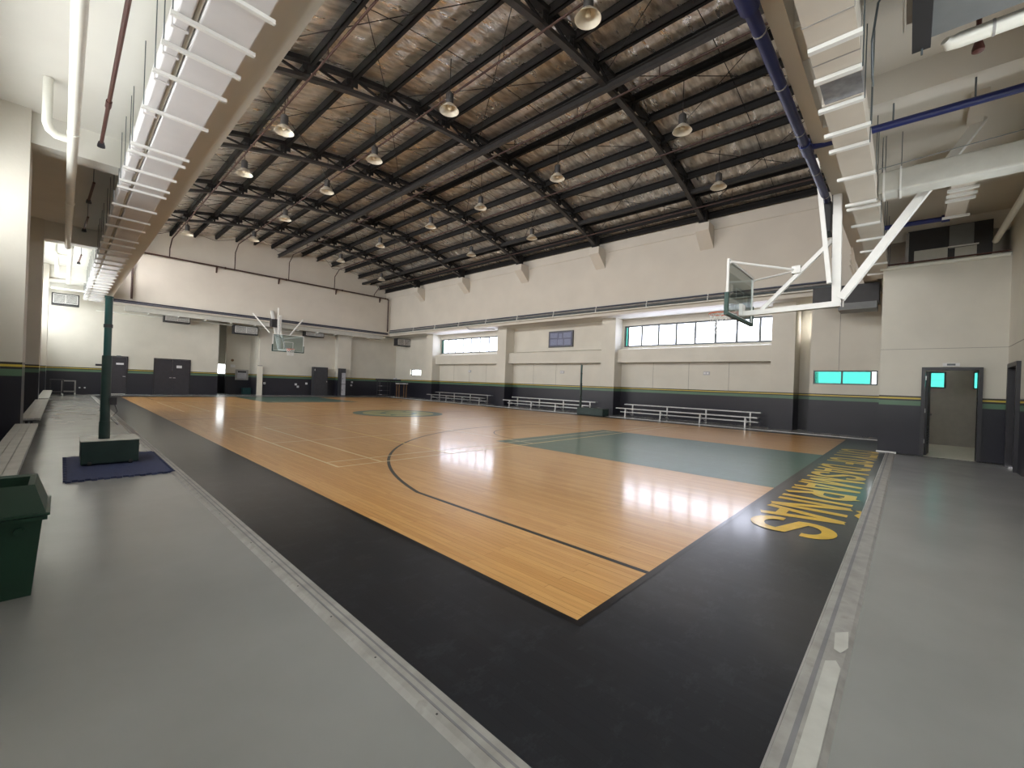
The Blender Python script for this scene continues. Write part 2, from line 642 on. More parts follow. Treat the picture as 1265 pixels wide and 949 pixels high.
# centre emblem: plain rings and wedges
flat('centre_emblem', 'emblem_pale', [[(7.5 + 1.45 * math.cos(t * PI / 24), 14 + 1.45 * math.sin(t * PI / 24)) for t in range(48)]], 0.0056)
flat('emblem_ring', 'key_green', ringarc(7.5, 14, 1.42, 1.80, 0, 2 * PI, 60) + ringarc(7.5, 14, .55, .75, 0, 2 * PI, 40), 0.0062)
flat('emblem_wedge', 'emblem_green', [[(7.5 + .8 * math.cos(a_ - .16), 14 + .8 * math.sin(a_ - .16)), (7.5 + 1.3 * math.cos(a_), 14 + 1.3 * math.sin(a_)),
                                       (7.5 + .8 * math.cos(a_ + .16), 14 + .8 * math.sin(a_ + .16))] for a_ in [i * PI / 4 for i in range(8)]], 0.0066)

# lettering on the baseline apron, read from the court
LT = 0.125


def stroke_poly(pts, w, closed=False):
    pts = [Vector(p) for p in pts]
    out = []
    n = len(pts)
    offs = []
    for i in range(n):
        a_ = pts[i - 1] if (i > 0 or closed) else None
        b_ = pts[(i + 1) % n] if (i < n - 1 or closed) else None
        ds = []
        if a_ is not None:
            ds.append((pts[i] - a_).normalized())
        if b_ is not None:
            ds.append((b_ - pts[i]).normalized())
        d = sum(ds, Vector((0, 0)))
        d.normalize()
        nrm = Vector((-d.y, d.x))
        k = 1.0 / max(0.5, nrm.dot(Vector((-ds[0].y, ds[0].x))))
        offs.append(nrm * (w / 2 * k))
    rng = range(n) if closed else range(n - 1)
    for i in rng:
        j = (i + 1) % n
        out.append([tuple(pts[i] + offs[i]), tuple(pts[j] + offs[j]), tuple(pts[j] - offs[j]), tuple(pts[i] - offs[i])])
    return out


def arcp(cx, cy, rx, ry, a0, a1, n=10):
    return [(cx + rx * math.cos(math.radians(a0 + (a1 - a0) * i / n)), cy + ry * math.sin(math.radians(a0 + (a1 - a0) * i / n))) for i in range(n + 1)]


def letter(ch, w, h=0.75):
    t, e = LT, LT / 2
    if ch == 'I':
        return stroke_poly([(w / 2, 0), (w / 2, h)], t)
    if ch == 'T':
        return stroke_poly([(w / 2, 0), (w / 2, h - e)], t) + stroke_poly([(0, h - e), (w, h - e)], t)
    if ch == 'Y':
        return stroke_poly([(w / 2, 0), (w / 2, h * .45)], t) + stroke_poly([(w / 2, h * .42), (e, h)], t) + stroke_poly([(w / 2, h * .42), (w - e, h)], t)
    if ch == 'F':
        return stroke_poly([(e, 0), (e, h)], t) + stroke_poly([(e, h - e), (w, h - e)], t) + stroke_poly([(e, h * .52), (w * .85, h * .52)], t)
    if ch == 'M':
        return stroke_poly([(e, 0), (e, h)], t) + stroke_poly([(w - e, 0), (w - e, h)], t) + stroke_poly([(e, h), (w / 2, h * .12)], t) + stroke_poly([(w - e, h), (w / 2, h * .12)], t)
    if ch == 'A':
        return stroke_poly([(e * .8, 0), (w / 2, h)], t) + stroke_poly([(w - e * .8, 0), (w / 2, h)], t) + stroke_poly([(w * .26, h * .24), (w * .74, h * .24)], t * .8)
    if ch == 'N~':
        return (stroke_poly([(e, 0), (e, h)], t) + stroke_poly([(w - e, 0), (w - e, h)], t) + stroke_poly([(e, h), (w - e, 0)], t)
                + stroke_poly([(w * .12, h + .07), (w * .32, h + .125), (w * .66, h + .08), (w * .88, h + .135)], .055))
    if ch == 'O':
        r = w / 2 - e
        return stroke_poly(arcp(w / 2, h - e - r, r, r, 0, 180) + arcp(w / 2, e + r, r, r, 180, 360), t, True)
    if ch == 'C':
        r = w / 2 - e
        return stroke_poly([(w - e, h * .66)] + arcp(w / 2, h - e - r, r, r, 0, 180) + arcp(w / 2, e + r, r, r, 180, 360) + [(w - e, h * .34)], t)
    if ch == 'D':
        r = w * .55
        return stroke_poly([(e, e), (w - e - r, e)] + arcp(w - e - r, e + r, r, r, -90, 0, 8) + arcp(w - e - r, h - e - r, r, r, 0, 90, 8) + [(e, h - e)], t, True)
    if ch == 'R':
        r = h * .235
        return (stroke_poly([(e, 0), (e, h)], t) + stroke_poly([(e, h - e), (w - e - r, h - e)] + arcp(w - e - r, h - e - r, r, r, 90, -90, 10) + [(e, h - e - 2 * r)], t)
                + stroke_poly([(w * .45, h * .43), (w - e, 0)], t))
    if ch == 'S':
        r = w / 2 - e
        top = arcp(w / 2, h - e - r * .8, r, r * .8, -8, 200, 14)
        bot = arcp(w / 2, e + r * .8, r, r * .8, 20, -188, 14)
        return stroke_poly(top + bot, t)
    return []


WORDS = [('C', 12.02, 11.46), ('I', 11.36, 11.20), ('T', 11.10, 10.62), ('Y', 10.60, 10.08), ('O', 9.84, 9.30), ('F', 9.22, 8.80),
         ('D', 8.48, 7.98), ('A', 7.94, 7.40), ('S', 7.34, 6.82), ('M', 6.74, 6.08), ('A', 6.02, 5.50), ('R', 5.42, 4.92), ('I', 4.80, 4.64),
         ('N~', 4.54, 4.02), ('A', 3.98, 3.46), ('S', 3.41, 2.83)]
for ch, xa, xb in WORDS:
    polys = [[(xa - u, -0.17 - v) for u, v in p] for p in letter(ch, xa - xb)]
    o = flat('letter', 'letter_yellow', polys, 0.0030)
    o['kind'] = 'structure'

# edge strips around the court
st = MB()
st.prism([(-1.055, FZ), (-0.925, FZ), (-0.925, 0.004), (-0.945, 0.006), (-0.985, 0.006), (-1.03, 0.001)], 'y', CY0 - .16, CY1)
s1 = struct('trim_1', st, 'strip')
for xx in (-0.962, -0.998):
    MB().box(xx - .005, xx + .005, CY0 - .1, CY1, 0.0055, 0.0068).build('groove_line', 'groove_grey', s1)
sm = MB()
for i in range(60):
    y = -1.0 + i * 0.5
    sm.box(-1.021, -1.013, y - .004, y + .004, 0.0015, 0.004)
sm.build('screw', 'frame_black', s1)['kind'] = 'stuff'
st = MB()
st.prism([(-1.20, FZ), (-1.025, FZ), (-1.025, 0.006), (-1.045, 0.008), (-1.12, 0.007), (-1.18, 0.001)], 'x', CX0 - .12, 12.18)
s2 = struct('trim_2', st, 'strip')
MB().box(CX0, 12.18, -1.034, -1.026, 0.006, 0.0095).build('bright_edge', 'aluminium', s2)
MB().box(CX0, 12.18, -1.095, -1.075, 0.0072, 0.0082).build('groove_line', 'groove_grey', s2)
tp = MB()
tp.quad((-.30, -1.11, .0098), (.62, -1.11, .0098), (.66, -1.15, .0098), (.60, -1.175, .0075), (-.30, -1.175, .0075))
tp.quad((.78, -1.13, .0098), (.98, -1.115, .0098), (1.05, -1.17, .0085), (.85, -1.185, .0075), (.76, -1.16, .0085))
tp.build('tape_patch', 'strip_tape', s2)
struct('trim_3', MB().box(CX1, CX1 + .06, CY0, CY1, FZ, 0.012), 'white_metal')
struct('trim_4', MB().box(12.13, 12.195, -1.22, -.84, FZ, 0.035), 'white_metal')
struct('trim_5', MB().box(CX0, CX1, CY1, CY1 + .1, FZ, 0.004), 'strip')

# ------------------------------------------------------------------ lower walls
PY = [1.82, 9.58, 17.35, 25.13]
PW = 0.80
wr = holed('x', 17.95, 18.25, 1.82, 31.8, -.06, 5.6, [(a_, b_, c_, d_) for a_, b_, c_, d_ in WR] + [(27.65, 29.2, 1.80, 2.33)])
wall_r = struct('wall_right', wr, 'wall')
for y in PY:
    MB().box(17.2, 17.96, y, y + PW, -.06, 5.0).build('pillar', 'wall', wall_r)
for i, (a_, b_) in enumerate(((PY[0] + PW, PY[1]), (PY[1] + PW, PY[2]), (PY[2] + PW, PY[3]))):
    MB().prism([(17.97, 2.70), (17.50, 2.70), (17.50, 3.36), (17.97, 3.46)], 'y', a_, b_).build('sill_band', 'wall', wall_r)
    for k in (1, 2, 3):
        yy_ = a_ + (b_ - a_) * k / 4
        MB().box(17.946, 17.952, yy_ - .006, yy_ + .006, 1.44, 2.70).build('panel_joint', 'joint_grey', wall_r)
# wall beside the service room, with teal window, and the slot beside the pillar
wall_s = struct('wall_right_return', holed('x', 17.2, 17.35, -0.9, 1.32, -.06, 5.6, [(-0.63, 1.21, 1.80, 2.31)]), 'wall')
MB().box(17.196, 17.2, 0.45, 0.46, 2.33, 4.9).build('panel_joint', 'joint_grey', wall_s)
MB().box(18.3, 18.4, 1.2, 1.95, -.06, 5.6).build('slot_back', 'wall', wall_s)
MB().box(17.97, 18.3, 1.82, 1.95, -.06, 5.6).build('slot_side', 'wall', wall_s)
holed('y', 1.20, 1.32, 17.35, 18.3, -.06, 5.6, [(18.08, 18.20, 3.7, 4.5)]).build('slot_side', 'wall', wall_s)  # hidden opening added so sky light falls on the slot back

def window(n, axis, t, u0, u1, z0, z1, cuts, panes, fr=0.08, depth=0.03, frame='frame_grey', inward=-1):
    """frame + mullions + one pane per light; t = plane coordinate"""
    w = bpy.data.objects.new(n, None)
    w['_o'] = (0, 0, 0)
    w['kind'] = 'structure'
    COL.objects.link(w)

    def bx(a, b_, c_, d_, dd=depth):
        mb = MB()
        return mb.box(t - dd / 2, t + dd / 2, a, b_, c_, d_) if axis == 'x' else mb.box(a, b_, t - dd / 2, t + dd / 2, c_, d_)
    fm = MB()
    for q in ((u0, u1, z0, z0 + fr), (u0, u1, z1 - fr, z1), (u0, u0 + fr, z0 + fr, z1 - fr), (u1 - fr, u1, z0 + fr, z1 - fr)):
        g = bx(*q)
        n0 = len(fm.v)
        fm.v += g.v
        fm.f += [tuple(n0 + i for i in f) for f in g.f]
    fm.build('window_frame', frame, w)
    for c_ in cuts:
        bx(c_ - fr * .6, c_ + fr * .6, z0 + fr, z1 - fr, depth * .9).build('mullion', frame, w)
    edges = [u0 + fr * .5] + list(cuts) + [u1 - fr * .5]
    for i, (a, b_) in enumerate(zip(edges, edges[1:])):
        g = panes[i] if isinstance(panes, (list, tuple)) else panes
        bx(a, b_, z0 + fr * .5, z1 - fr * .5, 0.008).build('pane', g, w)
    return w


window('window_1', 'x', 18.05, *WR[0], [8.55, 7.67, 6.79, 5.90, 5.0, 4.12, 3.22][::-1] + [9.30], ['glass_sky'] * 8 + ['glass_teal'])
window('window_2', 'x', 18.05, *WR[1], [18.95, 19.8, 20.72, 21.65, 22.54, 23.43, 24.3, 24.88], ['glass_sky'] * 8 + ['glass_teal'])
window('window_3', 'x', 17.27, -0.63, 1.21, 1.80, 2.31, [-0.45, 0.36], ['glass_dimmed', 'glass_teal', 'glass_teal'], 0.045)
window('window_4', 'x', 18.1, 27.65, 29.2, 1.80, 2.33, [28.05, 28.75], 'glass_dimmed', 0.05)
for i, (a_, b_, c_, d_) in enumerate(WL):
    n_ = int((b_ - a_) / 0.9)
    window('window_%d' % (30 + i), 'x', -3.45, a_, b_, c_, d_, [a_ + (b_ - a_) * k / n_ for k in range(1, n_)], ['glass_part_dimmed', 'glass_bay', 'glass_part_dimmed', 'glass_part_dimmed'][i])

wall_l = struct('wall_left', holed('x', -3.55, -3.3, -3.2, 31.8, -.06, 6.0, [(a_, b_, c_, d_) for a_, b_, c_, d_ in WL]), 'wall')
for y in PY[0:]:
    MB().box(-3.31, -2.57, y, y + PW, -.06, 5.9).build('pillar', 'wall', wall_l)

for i, (a_, b_, c_, d_) in enumerate(WC_ADDED):
    window('window_%d' % (18 + i), 'x', -0.85, a_, b_, c_, d_, [a_ + 1.3 * k for k in range(1, 4)], 'glass_added_clerestory')
# near wall at the camera's side with a dark doorway
wall_n = struct('wall_near', holed('y', -3.2, -3.0, -3.55, 17.5, -.06, 6.0, [(10.72, 11.80, -.06, 2.18), (13.2, 15.4, 3.1, 4.1)] + list(WN_ADDED)), 'wall')
MB().box(8.7, 12.2, -2.9995, -2.994, 2.598, 2.606).build('panel_joint', 'joint_grey', wall_n)

for i, (a_, b_, c_, d_) in enumerate(WN_ADDED):
    window('window_%d' % (16 + i), 'y', -3.12, a_, b_, c_, d_, [a_ + 1.0, a_ + 2.0], 'glass_dimmed')
window('window_29', 'y', -3.12, 13.2, 15.4, 3.1, 4.1, [14.3], 'glass_dimmed')  # invented window, out of sight, added to brighten the service room
# service room block
wall_b = struct('wall_service', holed('x', 12.2, 12.35, -3.0, -0.86, -.06, 4.62, [(-2.56, -1.70, 0, 2.08)]), 'wall')
MB().box(12.194, 12.2, -3.0, -0.86, 2.60, 2.607).build('panel_joint', 'joint_grey', wall_b)
struct('wall_service_side', MB().box(12.35, 17.3, -1.01, -0.86, -.06, 4.62), 'wall')
struct('ceiling_service', MB().box(12.2, 17.3, -3.0, -0.86, 4.62, 4.72), 'ceiling_paint')
struct('wall_service_back', holed('x', 16.3, 16.45, -3.0, -1.01, -.06, 4.62, [(-2.24, -1.50, 1.73, 2.24), (-2.98, -2.80, 1.73, 2.24)]), 'interior_wall')
MB().box(12.35, 16.3, -1.03, -1.012, 0, 4.6).build('lining', 'interior_wall', bpy.data.objects['wall_service_side'])
struct('floor_service', MB().box(12.2, 16.3, -3.0, -1.01, FZ, 0.004), 'cream_panel')
window('window_8', 'x', 16.37, -2.24, -1.50, 1.73, 2.24, [], 'glass_teal', 0.04)
window('window_9', 'x', 16.37, -2.98, -2.80, 1.73, 2.24, [], 'glass_teal', 0.03)

# far wall with the corridor recess
YF = 31.5
wall_f = struct('wall_far', holed('y', YF, YF + .25, -3.55, 18.3, -.06, 5.6, [(4.86, 7.25, 0, 5.2)]), 'wall')
MB().box(12.55, 13.65, YF - .45, YF, -.06, 5.4).build('pillar', 'wall', wall_f)
MB().box(4.62, 4.9, YF + .25, 35.9, -.06, 5.4).build('corridor_side', 'wall', wall_f)
MB().box(7.2, 7.4, YF + .25, 35.9, -.06, 5.4).build('corridor_side', 'wall', wall_f)
struct('wall_corridor_end', holed('y', 33.4, 33.6, 5.72, 7.3, -.06, 5.4, []), 'wall')
struct('wall_corridor_back', holed('y', 35.8, 36.0, 4.6, 7.4, -.06, 5.4, [(5.05, 6.4, 1.35, 2.12)]), 'wall')
window('window_10', 'y', 35.9, 5.05, 6.4, 1.35, 2.12, [], 'glass_dimmed', 0.04)
struct('ceiling_corridor', MB().box(4.6, 7.4, YF + .25, 36.0, 5.4, 5.5), 'ceiling_paint')

# ------------------------------------------------------------------ upper walls, aisle slabs and beams
RC, CXC, ZC = 24.3, 7.8, 9.72 - 24.3


def arcz(x, d=0.0):
    return ZC + math.sqrt((RC + d) ** 2 - (x - CXC) ** 2)


struct('wall_right_upper', MB().box(16.4, 16.75, -.5, 31.0, 4.97, 8.14).box(16.36, 16.75, -.5, 31.0, 8.14, 9.2), 'wall_upper')
struct('ceiling_right_soffit', MB().box(16.75, 19.2, -.9, 31.8, 4.97, 5.1), 'ceiling_paint')
struct('wall_service_end', MB().box(17.3, 17.5, -3.2, -.86, 4.62, 6.0), 'wall_upper')
struct('wall_left_upper', holed('x', -0.98, -0.45, -.5, 31.0, 5.05, 9.0, list(WC_ADDED)), 'ceiling_paint')  # lighter paint than the other upper walls stands in for floor bounce
gp = [(-0.98, 5.05), (16.75, 5.05)] + [(x, arcz(x, .9)) for x in [16.75 - i * 17.73 / 20 for i in range(21)]]
struct('wall_near_upper', MB().prism(gp, 'y', -0.44, -0.28), 'wall_upper')
struct('wall_far_upper', MB().box(-0.98, 16.75, 30.1, 30.75, 4.97, 7.93), 'wall_upper')
gp = [(-0.98, 7.9), (16.75, 7.9)] + [(x, arcz(x, .9)) for x in [16.75 - i * 17.73 / 20 for i in range(21)]]
struct('wall_far_gable', MB().prism(gp, 'y', 30.7, 31.0), 'wall_upper')
struct('ceiling_left_aisle', MB().box(-3.55, -0.5, -3.2, 31.8, 5.75, 5.95), 'ceiling_paint')
struct('ceiling_near_aisle', MB().box(-0.5, 18.3, -3.2, -0.44, 5.75, 5.95), 'wall_upper')
struct('ceiling_far_aisle', MB().box(-3.55, 18.3, 30.7, 31.8, 5.55, 5.75), 'ceiling_paint')
for y in PY:
    struct('beam_left_cross', MB().box(-3.3, -0.9, y + .1, y + .55, 5.22, 5.8), 'ceiling_paint')
for x in (1.2, 3.35, 5.35, 8.9, 12.4):
    struct('beam_near_cross', MB().box(x, x + .30, -3.0, -0.5, 5.35, 5.8), 'wall_upper')
struct('beam_near_edge', MB().box(2.9, 3.45, -0.95, -0.44, 5.10, 5.8).box(4.95, 17.2, -0.62, -0.44, 5.05, 5.8), 'wall_upper')

# roof skin of foil sheets sagging between purlins
PX = [-0.1, 0.98, 2.06, 3.2, 4.3, 5.4, 6.45, 7.5, 8.5, 9.55, 10.6, 11.7, 12.75, 13.85, 14.9, 15.7, 16.25]
xs = []
for a_, b_ in zip([-1.1] + PX, PX + [17.0]):
    xs += [a_ + (b_ - a_) * k / 8 for k in range(8)]
xs.append(17.0)
ny = 420
ys = [-0.5 + 31.5 * j / ny for j in range(ny + 1)]
rng = random.Random(3)
ph = [[rng.uniform(0, 6.28) for _ in range(6)] for _ in range(20)]
edges_ = [-1.1] + PX + [17.0]
rv = []
for j, y in enumerate(ys):
    for i, x in enumerate(xs):
        k = min(i // 8, len(edges_) - 2)
        t = (x - edges_[k]) / (edges_[k + 1] - edges_[k])
        s_ = math.sin(PI * min(1, max(0, t)))
        p = ph[k]
        wv = math.sin(9.3 * y + p[0] + 2.2 * t) + .7 * math.sin(15.7 * y + p[1] - 3.1 * t) + .55 * math.sin(4.1 * y + p[2]) + .5 * math.sin(27 * y + p[3] + 4 * t)
        rv.append((x, y, arcz(x, .62) - s_ * (.05 + .010 * wv) + .006 * (1 - s_) * wv))
nx = len(xs)
rf = [(j * nx + i, j * nx + i + 1, (j + 1) * nx + i + 1, (j + 1) * nx + i) for j in range(ny) for i in range(nx - 1)]
rm = MB()
rm.v, rm.f = rv, rf
roof = struct('ceiling', rm, 'foil', smooth=True)
oc = MB()
for i in range(20):
    x0, x1 = -1.1 + 18.1 * i / 20, -1.1 + 18.1 * (i + 1) / 20
    oc.quad((x0, -.6, arcz(x0, .85)), (x1, -.6, arcz(x1, .85)), (x1, 31.1, arcz(x1, .85)), (x0, 31.1, arcz(x0, .85)))
oc.build('outer_sheet', 'steel_dark', roof)

# ------------------------------------------------------------------ doors
def door_far(n, x0, x1, leaves, h=2.12):
    d = struct(n, MB().box(x0 - .06, x0, YF - .04, YF + .02, 0, h + .05).box(x1, x1 + .06, YF - .04, YF + .02, 0, h + .05).box(x0, x1, YF - .04, YF + .02, h, h + .05), 'frame_black')
    w = (x1 - x0) / leaves
    for i in range(leaves):
        lf = MB().box(x0 + i * w + .005, x0 + (i + 1) * w - .005, YF - .025, YF + .01, .02, h - .005).build('door_leaf', 'door_black', d)
        hx = x0 + (i + 1) * w - .09 if i == 0 else x0 + i * w + .09
        MB().box(hx - .06, hx + .06, YF - .085, YF - .065, 1.0, 1.03).box(hx - .015, hx + .015, YF - .07, YF - .02, 1.0, 1.03).build('handle', 'steel_bright', lf)
    return d


d1 = door_far('door_1', -0.36, 0.44, 1)
MB().box(.0, .32, YF - .032, YF - .026, 1.68, 1.78).build('door_notice', 'paper', d1)
MB().box(-.2, .42, YF - .03, YF - .026, 0, .03).build('kick_strip', 'white_metal', d1)
MB().box(.0, .2, YF - .05, YF - .02, 2.12, 2.2).build('door_closer', 'frame_grey', d1)
d2 = door_far('door_2', 1.70, 3.36, 2)
MB().box(2.72, 2.98, YF - .032, YF - .026, 1.62, 1.78).build('door_notice', 'paper', d2)

d3 = struct('door_3', MB().box(12.12, 12.37, -1.70, -1.63, 0, 2.15).box(12.12, 12.37, -2.63, -2.56, 0, 2.15).box(12.12, 12.37, -2.56, -1.70, 2.08, 2.15), 'frame_black')
lf = MB().bar((12.36, -1.73, 1.04), (13.16, -1.80, 1.04), .045, 2.05).build('door_leaf', 'door_black', d3)
for i in range(7):
    MB().bar((12.48, -1.772, .30 + i * .065), (12.95, -1.812, .30 + i * .065), .02, .03).build('louvre', 'frame_black', lf)
MB().bar((13.02, -1.83, 1.0), (12.92, -1.86, 1.0), .02, .025).build('handle', 'steel_bright', lf)
for z in (.3, 1.05, 1.85):
    MB().box(12.36, 12.42, -1.72, -1.695, z, z + .1).build('hinge', 'steel_bright', d3)
d4 = struct('door_4', MB().box(11.72, 11.80, -3.05, -2.94, 0, 2.2).box(10.72, 10.80, -3.05, -2.94, 0, 2.2).box(10.80, 11.72, -3.05, -2.94, 2.11, 2.2), 'frame_black')
lf = MB().box(10.80, 11.72, -3.09, -3.05, 0.01, 2.11).build('door_leaf', 'door_black', d4)
MB().box(10.88, 11.02, -2.99, -2.97, 1.0, 1.03).box(10.88, 10.91, -3.05, -2.98, 1.0, 1.03).build('handle', 'steel_bright', lf)

exit_sign = thing('exit_sign', (12.19, -2.12, 2.17), 'small white box sign mounted above the open service room door', 'sign')
MB().box(12.13, 12.2, -2.26, -1.98, 2.17, 2.25).build('housing', 'paper', exit_sign)
MB().box(12.127, 12.131, -2.19, -2.05, 2.19, 2.235).build('face_panel', 'frame_grey', exit_sign)

# ------------------------------------------------------------------ roof steel
def purlin(x):
    z0, z1 = arcz(x, .36), arcz(x, .60)
    mb = MB()
    sgn = -1 if x > CXC else 1
    mb.box(x - .012, x + .012, -.28, 30.72, z0, z1)
    mb.box(x - .012, x + .09 * sgn, -.28, 30.72, z0, z0 + .02)
    mb.box(x - .012, x + .09 * sgn, -.28, 30.72, z1 - .02, z1)
    return mb


ORDP = ['first', 'second', 'third', 'fourth', 'fifth', 'sixth', 'seventh', 'eighth', 'ninth', 'tenth', 'eleventh', 'twelfth', 'thirteenth', 'fourteenth', 'fifteenth', 'sixteenth', 'seventeenth']
for i, x in enumerate(PX):
    tag(purlin(x).build('roof_purlin', 'steel_black'), 'long black steel purlin below the foil, %s from the bleacher-side upper wall' % ORDP[len(PX) - 1 - i], 'purlin', 'purlins under the foil roof')

TY = [4.95, 10.10, 15.20, 20.40, 25.50]


def make_truss(y):
    t = thing('roof_truss', (CXC, y, arcz(15.95)), 'black arched steel lattice truss spanning the hall below the foil roof', 'truss', 'arched roof trusses')
    n = 34
    X0, X1 = -0.45, 15.98
    for nm, d0, d1, w, ma in (('bottom_chord', 0.0, 0.10, .16, 'chord_grey'), ('top_chord', .40, .52, .18, 'steel_black')):
        mb = MB()
        for i in range(n + 1):
            x = X0 + (X1 - X0) * i / n
            a_, b_ = arcz(x, d0), arcz(x, d1)
            mb.v += [(x, y - w / 2, a_), (x, y + w / 2, a_), (x, y + w / 2, b_), (x, y - w / 2, b_)]
        for i in range(n):
            k = i * 4
            for q in ((0, 1, 5, 4), (1, 2, 6, 5), (2, 3, 7, 6), (3, 0, 4, 7)):
                mb.f.append(tuple(k + j for j in q))
        mb.f += [(0, 1, 2, 3), tuple(n * 4 + j for j in (3, 2, 1, 0))]
        mb.build(nm, ma, t)
    px = [x for x in PX if -0.3 < x < 15.9] + [15.9]
    for i, x in enumerate(px):
        MB().bar((x, y, arcz(x, .06)), (x, y, arcz(x, .46)), .07, .07).build('web_post', 'steel_black', t)
        MB().box(x - .17, x + .17, y - .012, y + .012, arcz(x, .22), arcz(x, .42)).build('gusset_plate', 'steel_black', t)
        if i < len(px) - 1:
            x2 = px[i + 1]
            a_, b_ = ((x, .46), (x2, .06)) if x < CXC else ((x, .06), (x2, .46))
            MB().bar((a_[0], y, arcz(*a_)), (b_[0], y, arcz(*b_)), .055, .055).build('web_diagonal', 'steel_black', t)
    MB().box(15.72, 16.02, y - .14, y + .14, arcz(15.9, -.03), arcz(15.9, .5)).build('end_plate', 'steel_black', t)
    return t


tr0 = make_truss(TY[0])
tr0['label'] = 'black arched lattice roof truss, fifth from the far gable wall'
for k, y in enumerate(TY[1:]):
    copy_tree(tr0, (CXC, y, arcz(15.95)), 'black arched lattice roof truss, %s from the far gable wall' % ORDP[3 - k])

for k, y in enumerate(TY):
    tag(MB().prism([(15.72, 8.30), (16.36, 8.30), (16.36, 8.14), (16.40, 8.14), (16.40, 7.37), (15.72, 7.98)], 'y', y - .27, y + .27).build('corbel', 'wall_upper'),
        'cream concrete corbel under a truss end, %s from the far gable wall' % ORDP[4 - k], 'corbel', 'corbels under the truss ends')
# long strut near the ridge
rs = MB()
rs.box(7.89, 8.03, -.28, 30.7, 9.56, 9.575).box(7.955, 7.965, -.28, 30.7, 9.575, 9.745).box(7.89, 8.03, -.28, 30.7, 9.745, 9.76)
tag(rs.build('ridge_strut', 'chord_grey'), 'deep grey steel strut running along the hall crown through every truss', 'strut')
es = MB()
es.box(14.15, 14.30, -.28, 30.7, arcz(14.2, .05), arcz(14.2, .2))
tag(es.build('edge_strut', 'steel_dark'), 'slim dark steel strut running lengthwise close to the upper side wall', 'strut')

# sag rods: thin rods threading purlins at mid bay
for bay, y in enumerate([(a_ + b_) / 2 for a_, b_ in zip([-.2] + TY, TY + [30.7])]):
    pts = [(x, y, arcz(x, .46)) for x in [-.2 + 16.3 * i / 24 for i in range(25)]]
    tag(MB().tube(pts, .010, 5).build('sag_rod', 'steel_black'), 'thin dark rod threaded through the purlins in the %s truss bay from the far gable' % ORDP[5 - bay], 'rod', 'rods through the purlins')
# crossing brace wires in each bay
ends = [-.2] + TY + [30.6]
for bay, (y0, y1) in enumerate(zip(ends, ends[1:])):
    for xa, xb, wh in ((0.4, 4.3, 'next to the bench-side upper wall'), (4.3, 7.9, 'just bench-side of the crown'), (7.9, 11.7, 'just bleacher-side of the crown'), (11.7, 15.6, 'next to the bleacher-side wall')):
        for p, q in (((xa, y0), (xb, y1)), ((xb, y0), (xa, y1))):
            tag(MB().tube([(p[0], p[1], arcz(p[0], .25)), (q[0], q[1], arcz(q[0], .25))], .011, 5).build('brace_wire', 'steel_black'),
                'bracing wire in %s truss bay from the gable, %s' % (ORDP[5 - bay], wh), 'wire', 'crossed bracing wires under the roof')

# ------------------------------------------------------------------ sprinkler lines in the roof
SX = [2.0, 5.25, 8.46, 11.65, 14.87]
for k, x in enumerate(SX):
    z = arcz(x) - .07
    t = thing('sprinkler_pipe', (x, 30, z), 'thin dark red lengthwise sprinkler pipe below the trusses, %s from the bleacher-side wall' % ORDP[4 - k], 'pipe', 'sprinkler branch lines under the trusses')
    MB().tube([(x, -.28, z), (x, 29.3, z), (x, 30.0, z - .42), (x, 30.02, 8.0)], .028, 8).build('branch_line', 'pipe_brown', t, True)
    for y in [1.0 + 2.6 * k for k in range(11)]:
        MB().tube([(x, y, z), (x, y, z + .33)], .012, 6).build('riser', 'pipe_brown', t)
hp = thing('sprinkler_header', (8, 30, 7.9), 'dark red header pipe along the far wall ledge with downpipes at both ends', 'pipe')
MB().tube([(.42, 29.95, 5.32), (.42, 29.95, 7.9), (.5, 29.95, 8.0), (16.05, 29.95, 8.0), (16.12, 29.95, 7.93), (16.12, 29.95, 5.32)], .05, 8).build('main_line', 'pipe_brown', hp, True)
for x in (4.3, 7.85, 11.8, 15.4):
    MB().prism([(29.93, 7.95), (30.095, 7.95), (30.095, 7.62)], 'x', x - .04, x + .04).build('wall_bracket', 'pipe_brown', hp)
    MB().tube([(x + .4, 29.95, 8.0), (x + .47, 29.95, 8.0)], .07, 8).build('coupling', 'pipe_brown', hp)

# ------------------------------------------------------------------ high-bay lamps
ORD = ['first', 'second', 'third', 'fourth', 'fifth', 'sixth', 'seventh', 'eighth', 'ninth', 'tenth', 'eleventh', 'twelfth', 'thirteenth', 'fourteenth', 'fifteenth', 'sixteenth', 'seventeenth']


def make_lamp(loc):
    x, y, z = loc
    t = thing('high_bay_lamp', loc, 'lamp', 'lamp', 'high-bay lamps under the roof')
    MB().lathe(loc, [(.09, .19), (.12, .17), (.20, .09), (.265, 0.0), (.258, 0.0), (.19, .085), (.11, .16), (.0, .17)]).build('reflector', 'lamp_shade', t, True)
    MB().lathe(loc, [(.0, .50), (.07, .49), (.105, .45), (.105, .23), (.09, .18), (0, .18)], 16).build('ballast_housing', 'lamp_body', t, True)
    MB().lathe(loc, [(.0, .17), (.04, .165), (.06, .12), (.05, .06), (.0, .04)], 12).build('bulb', 'bulb_glass', t, True)
    MB().tube([(x, y, z + .48), (x, y, arcz(x, .60))], .012, 6).build('hook', 'steel_dark', t)
    return t


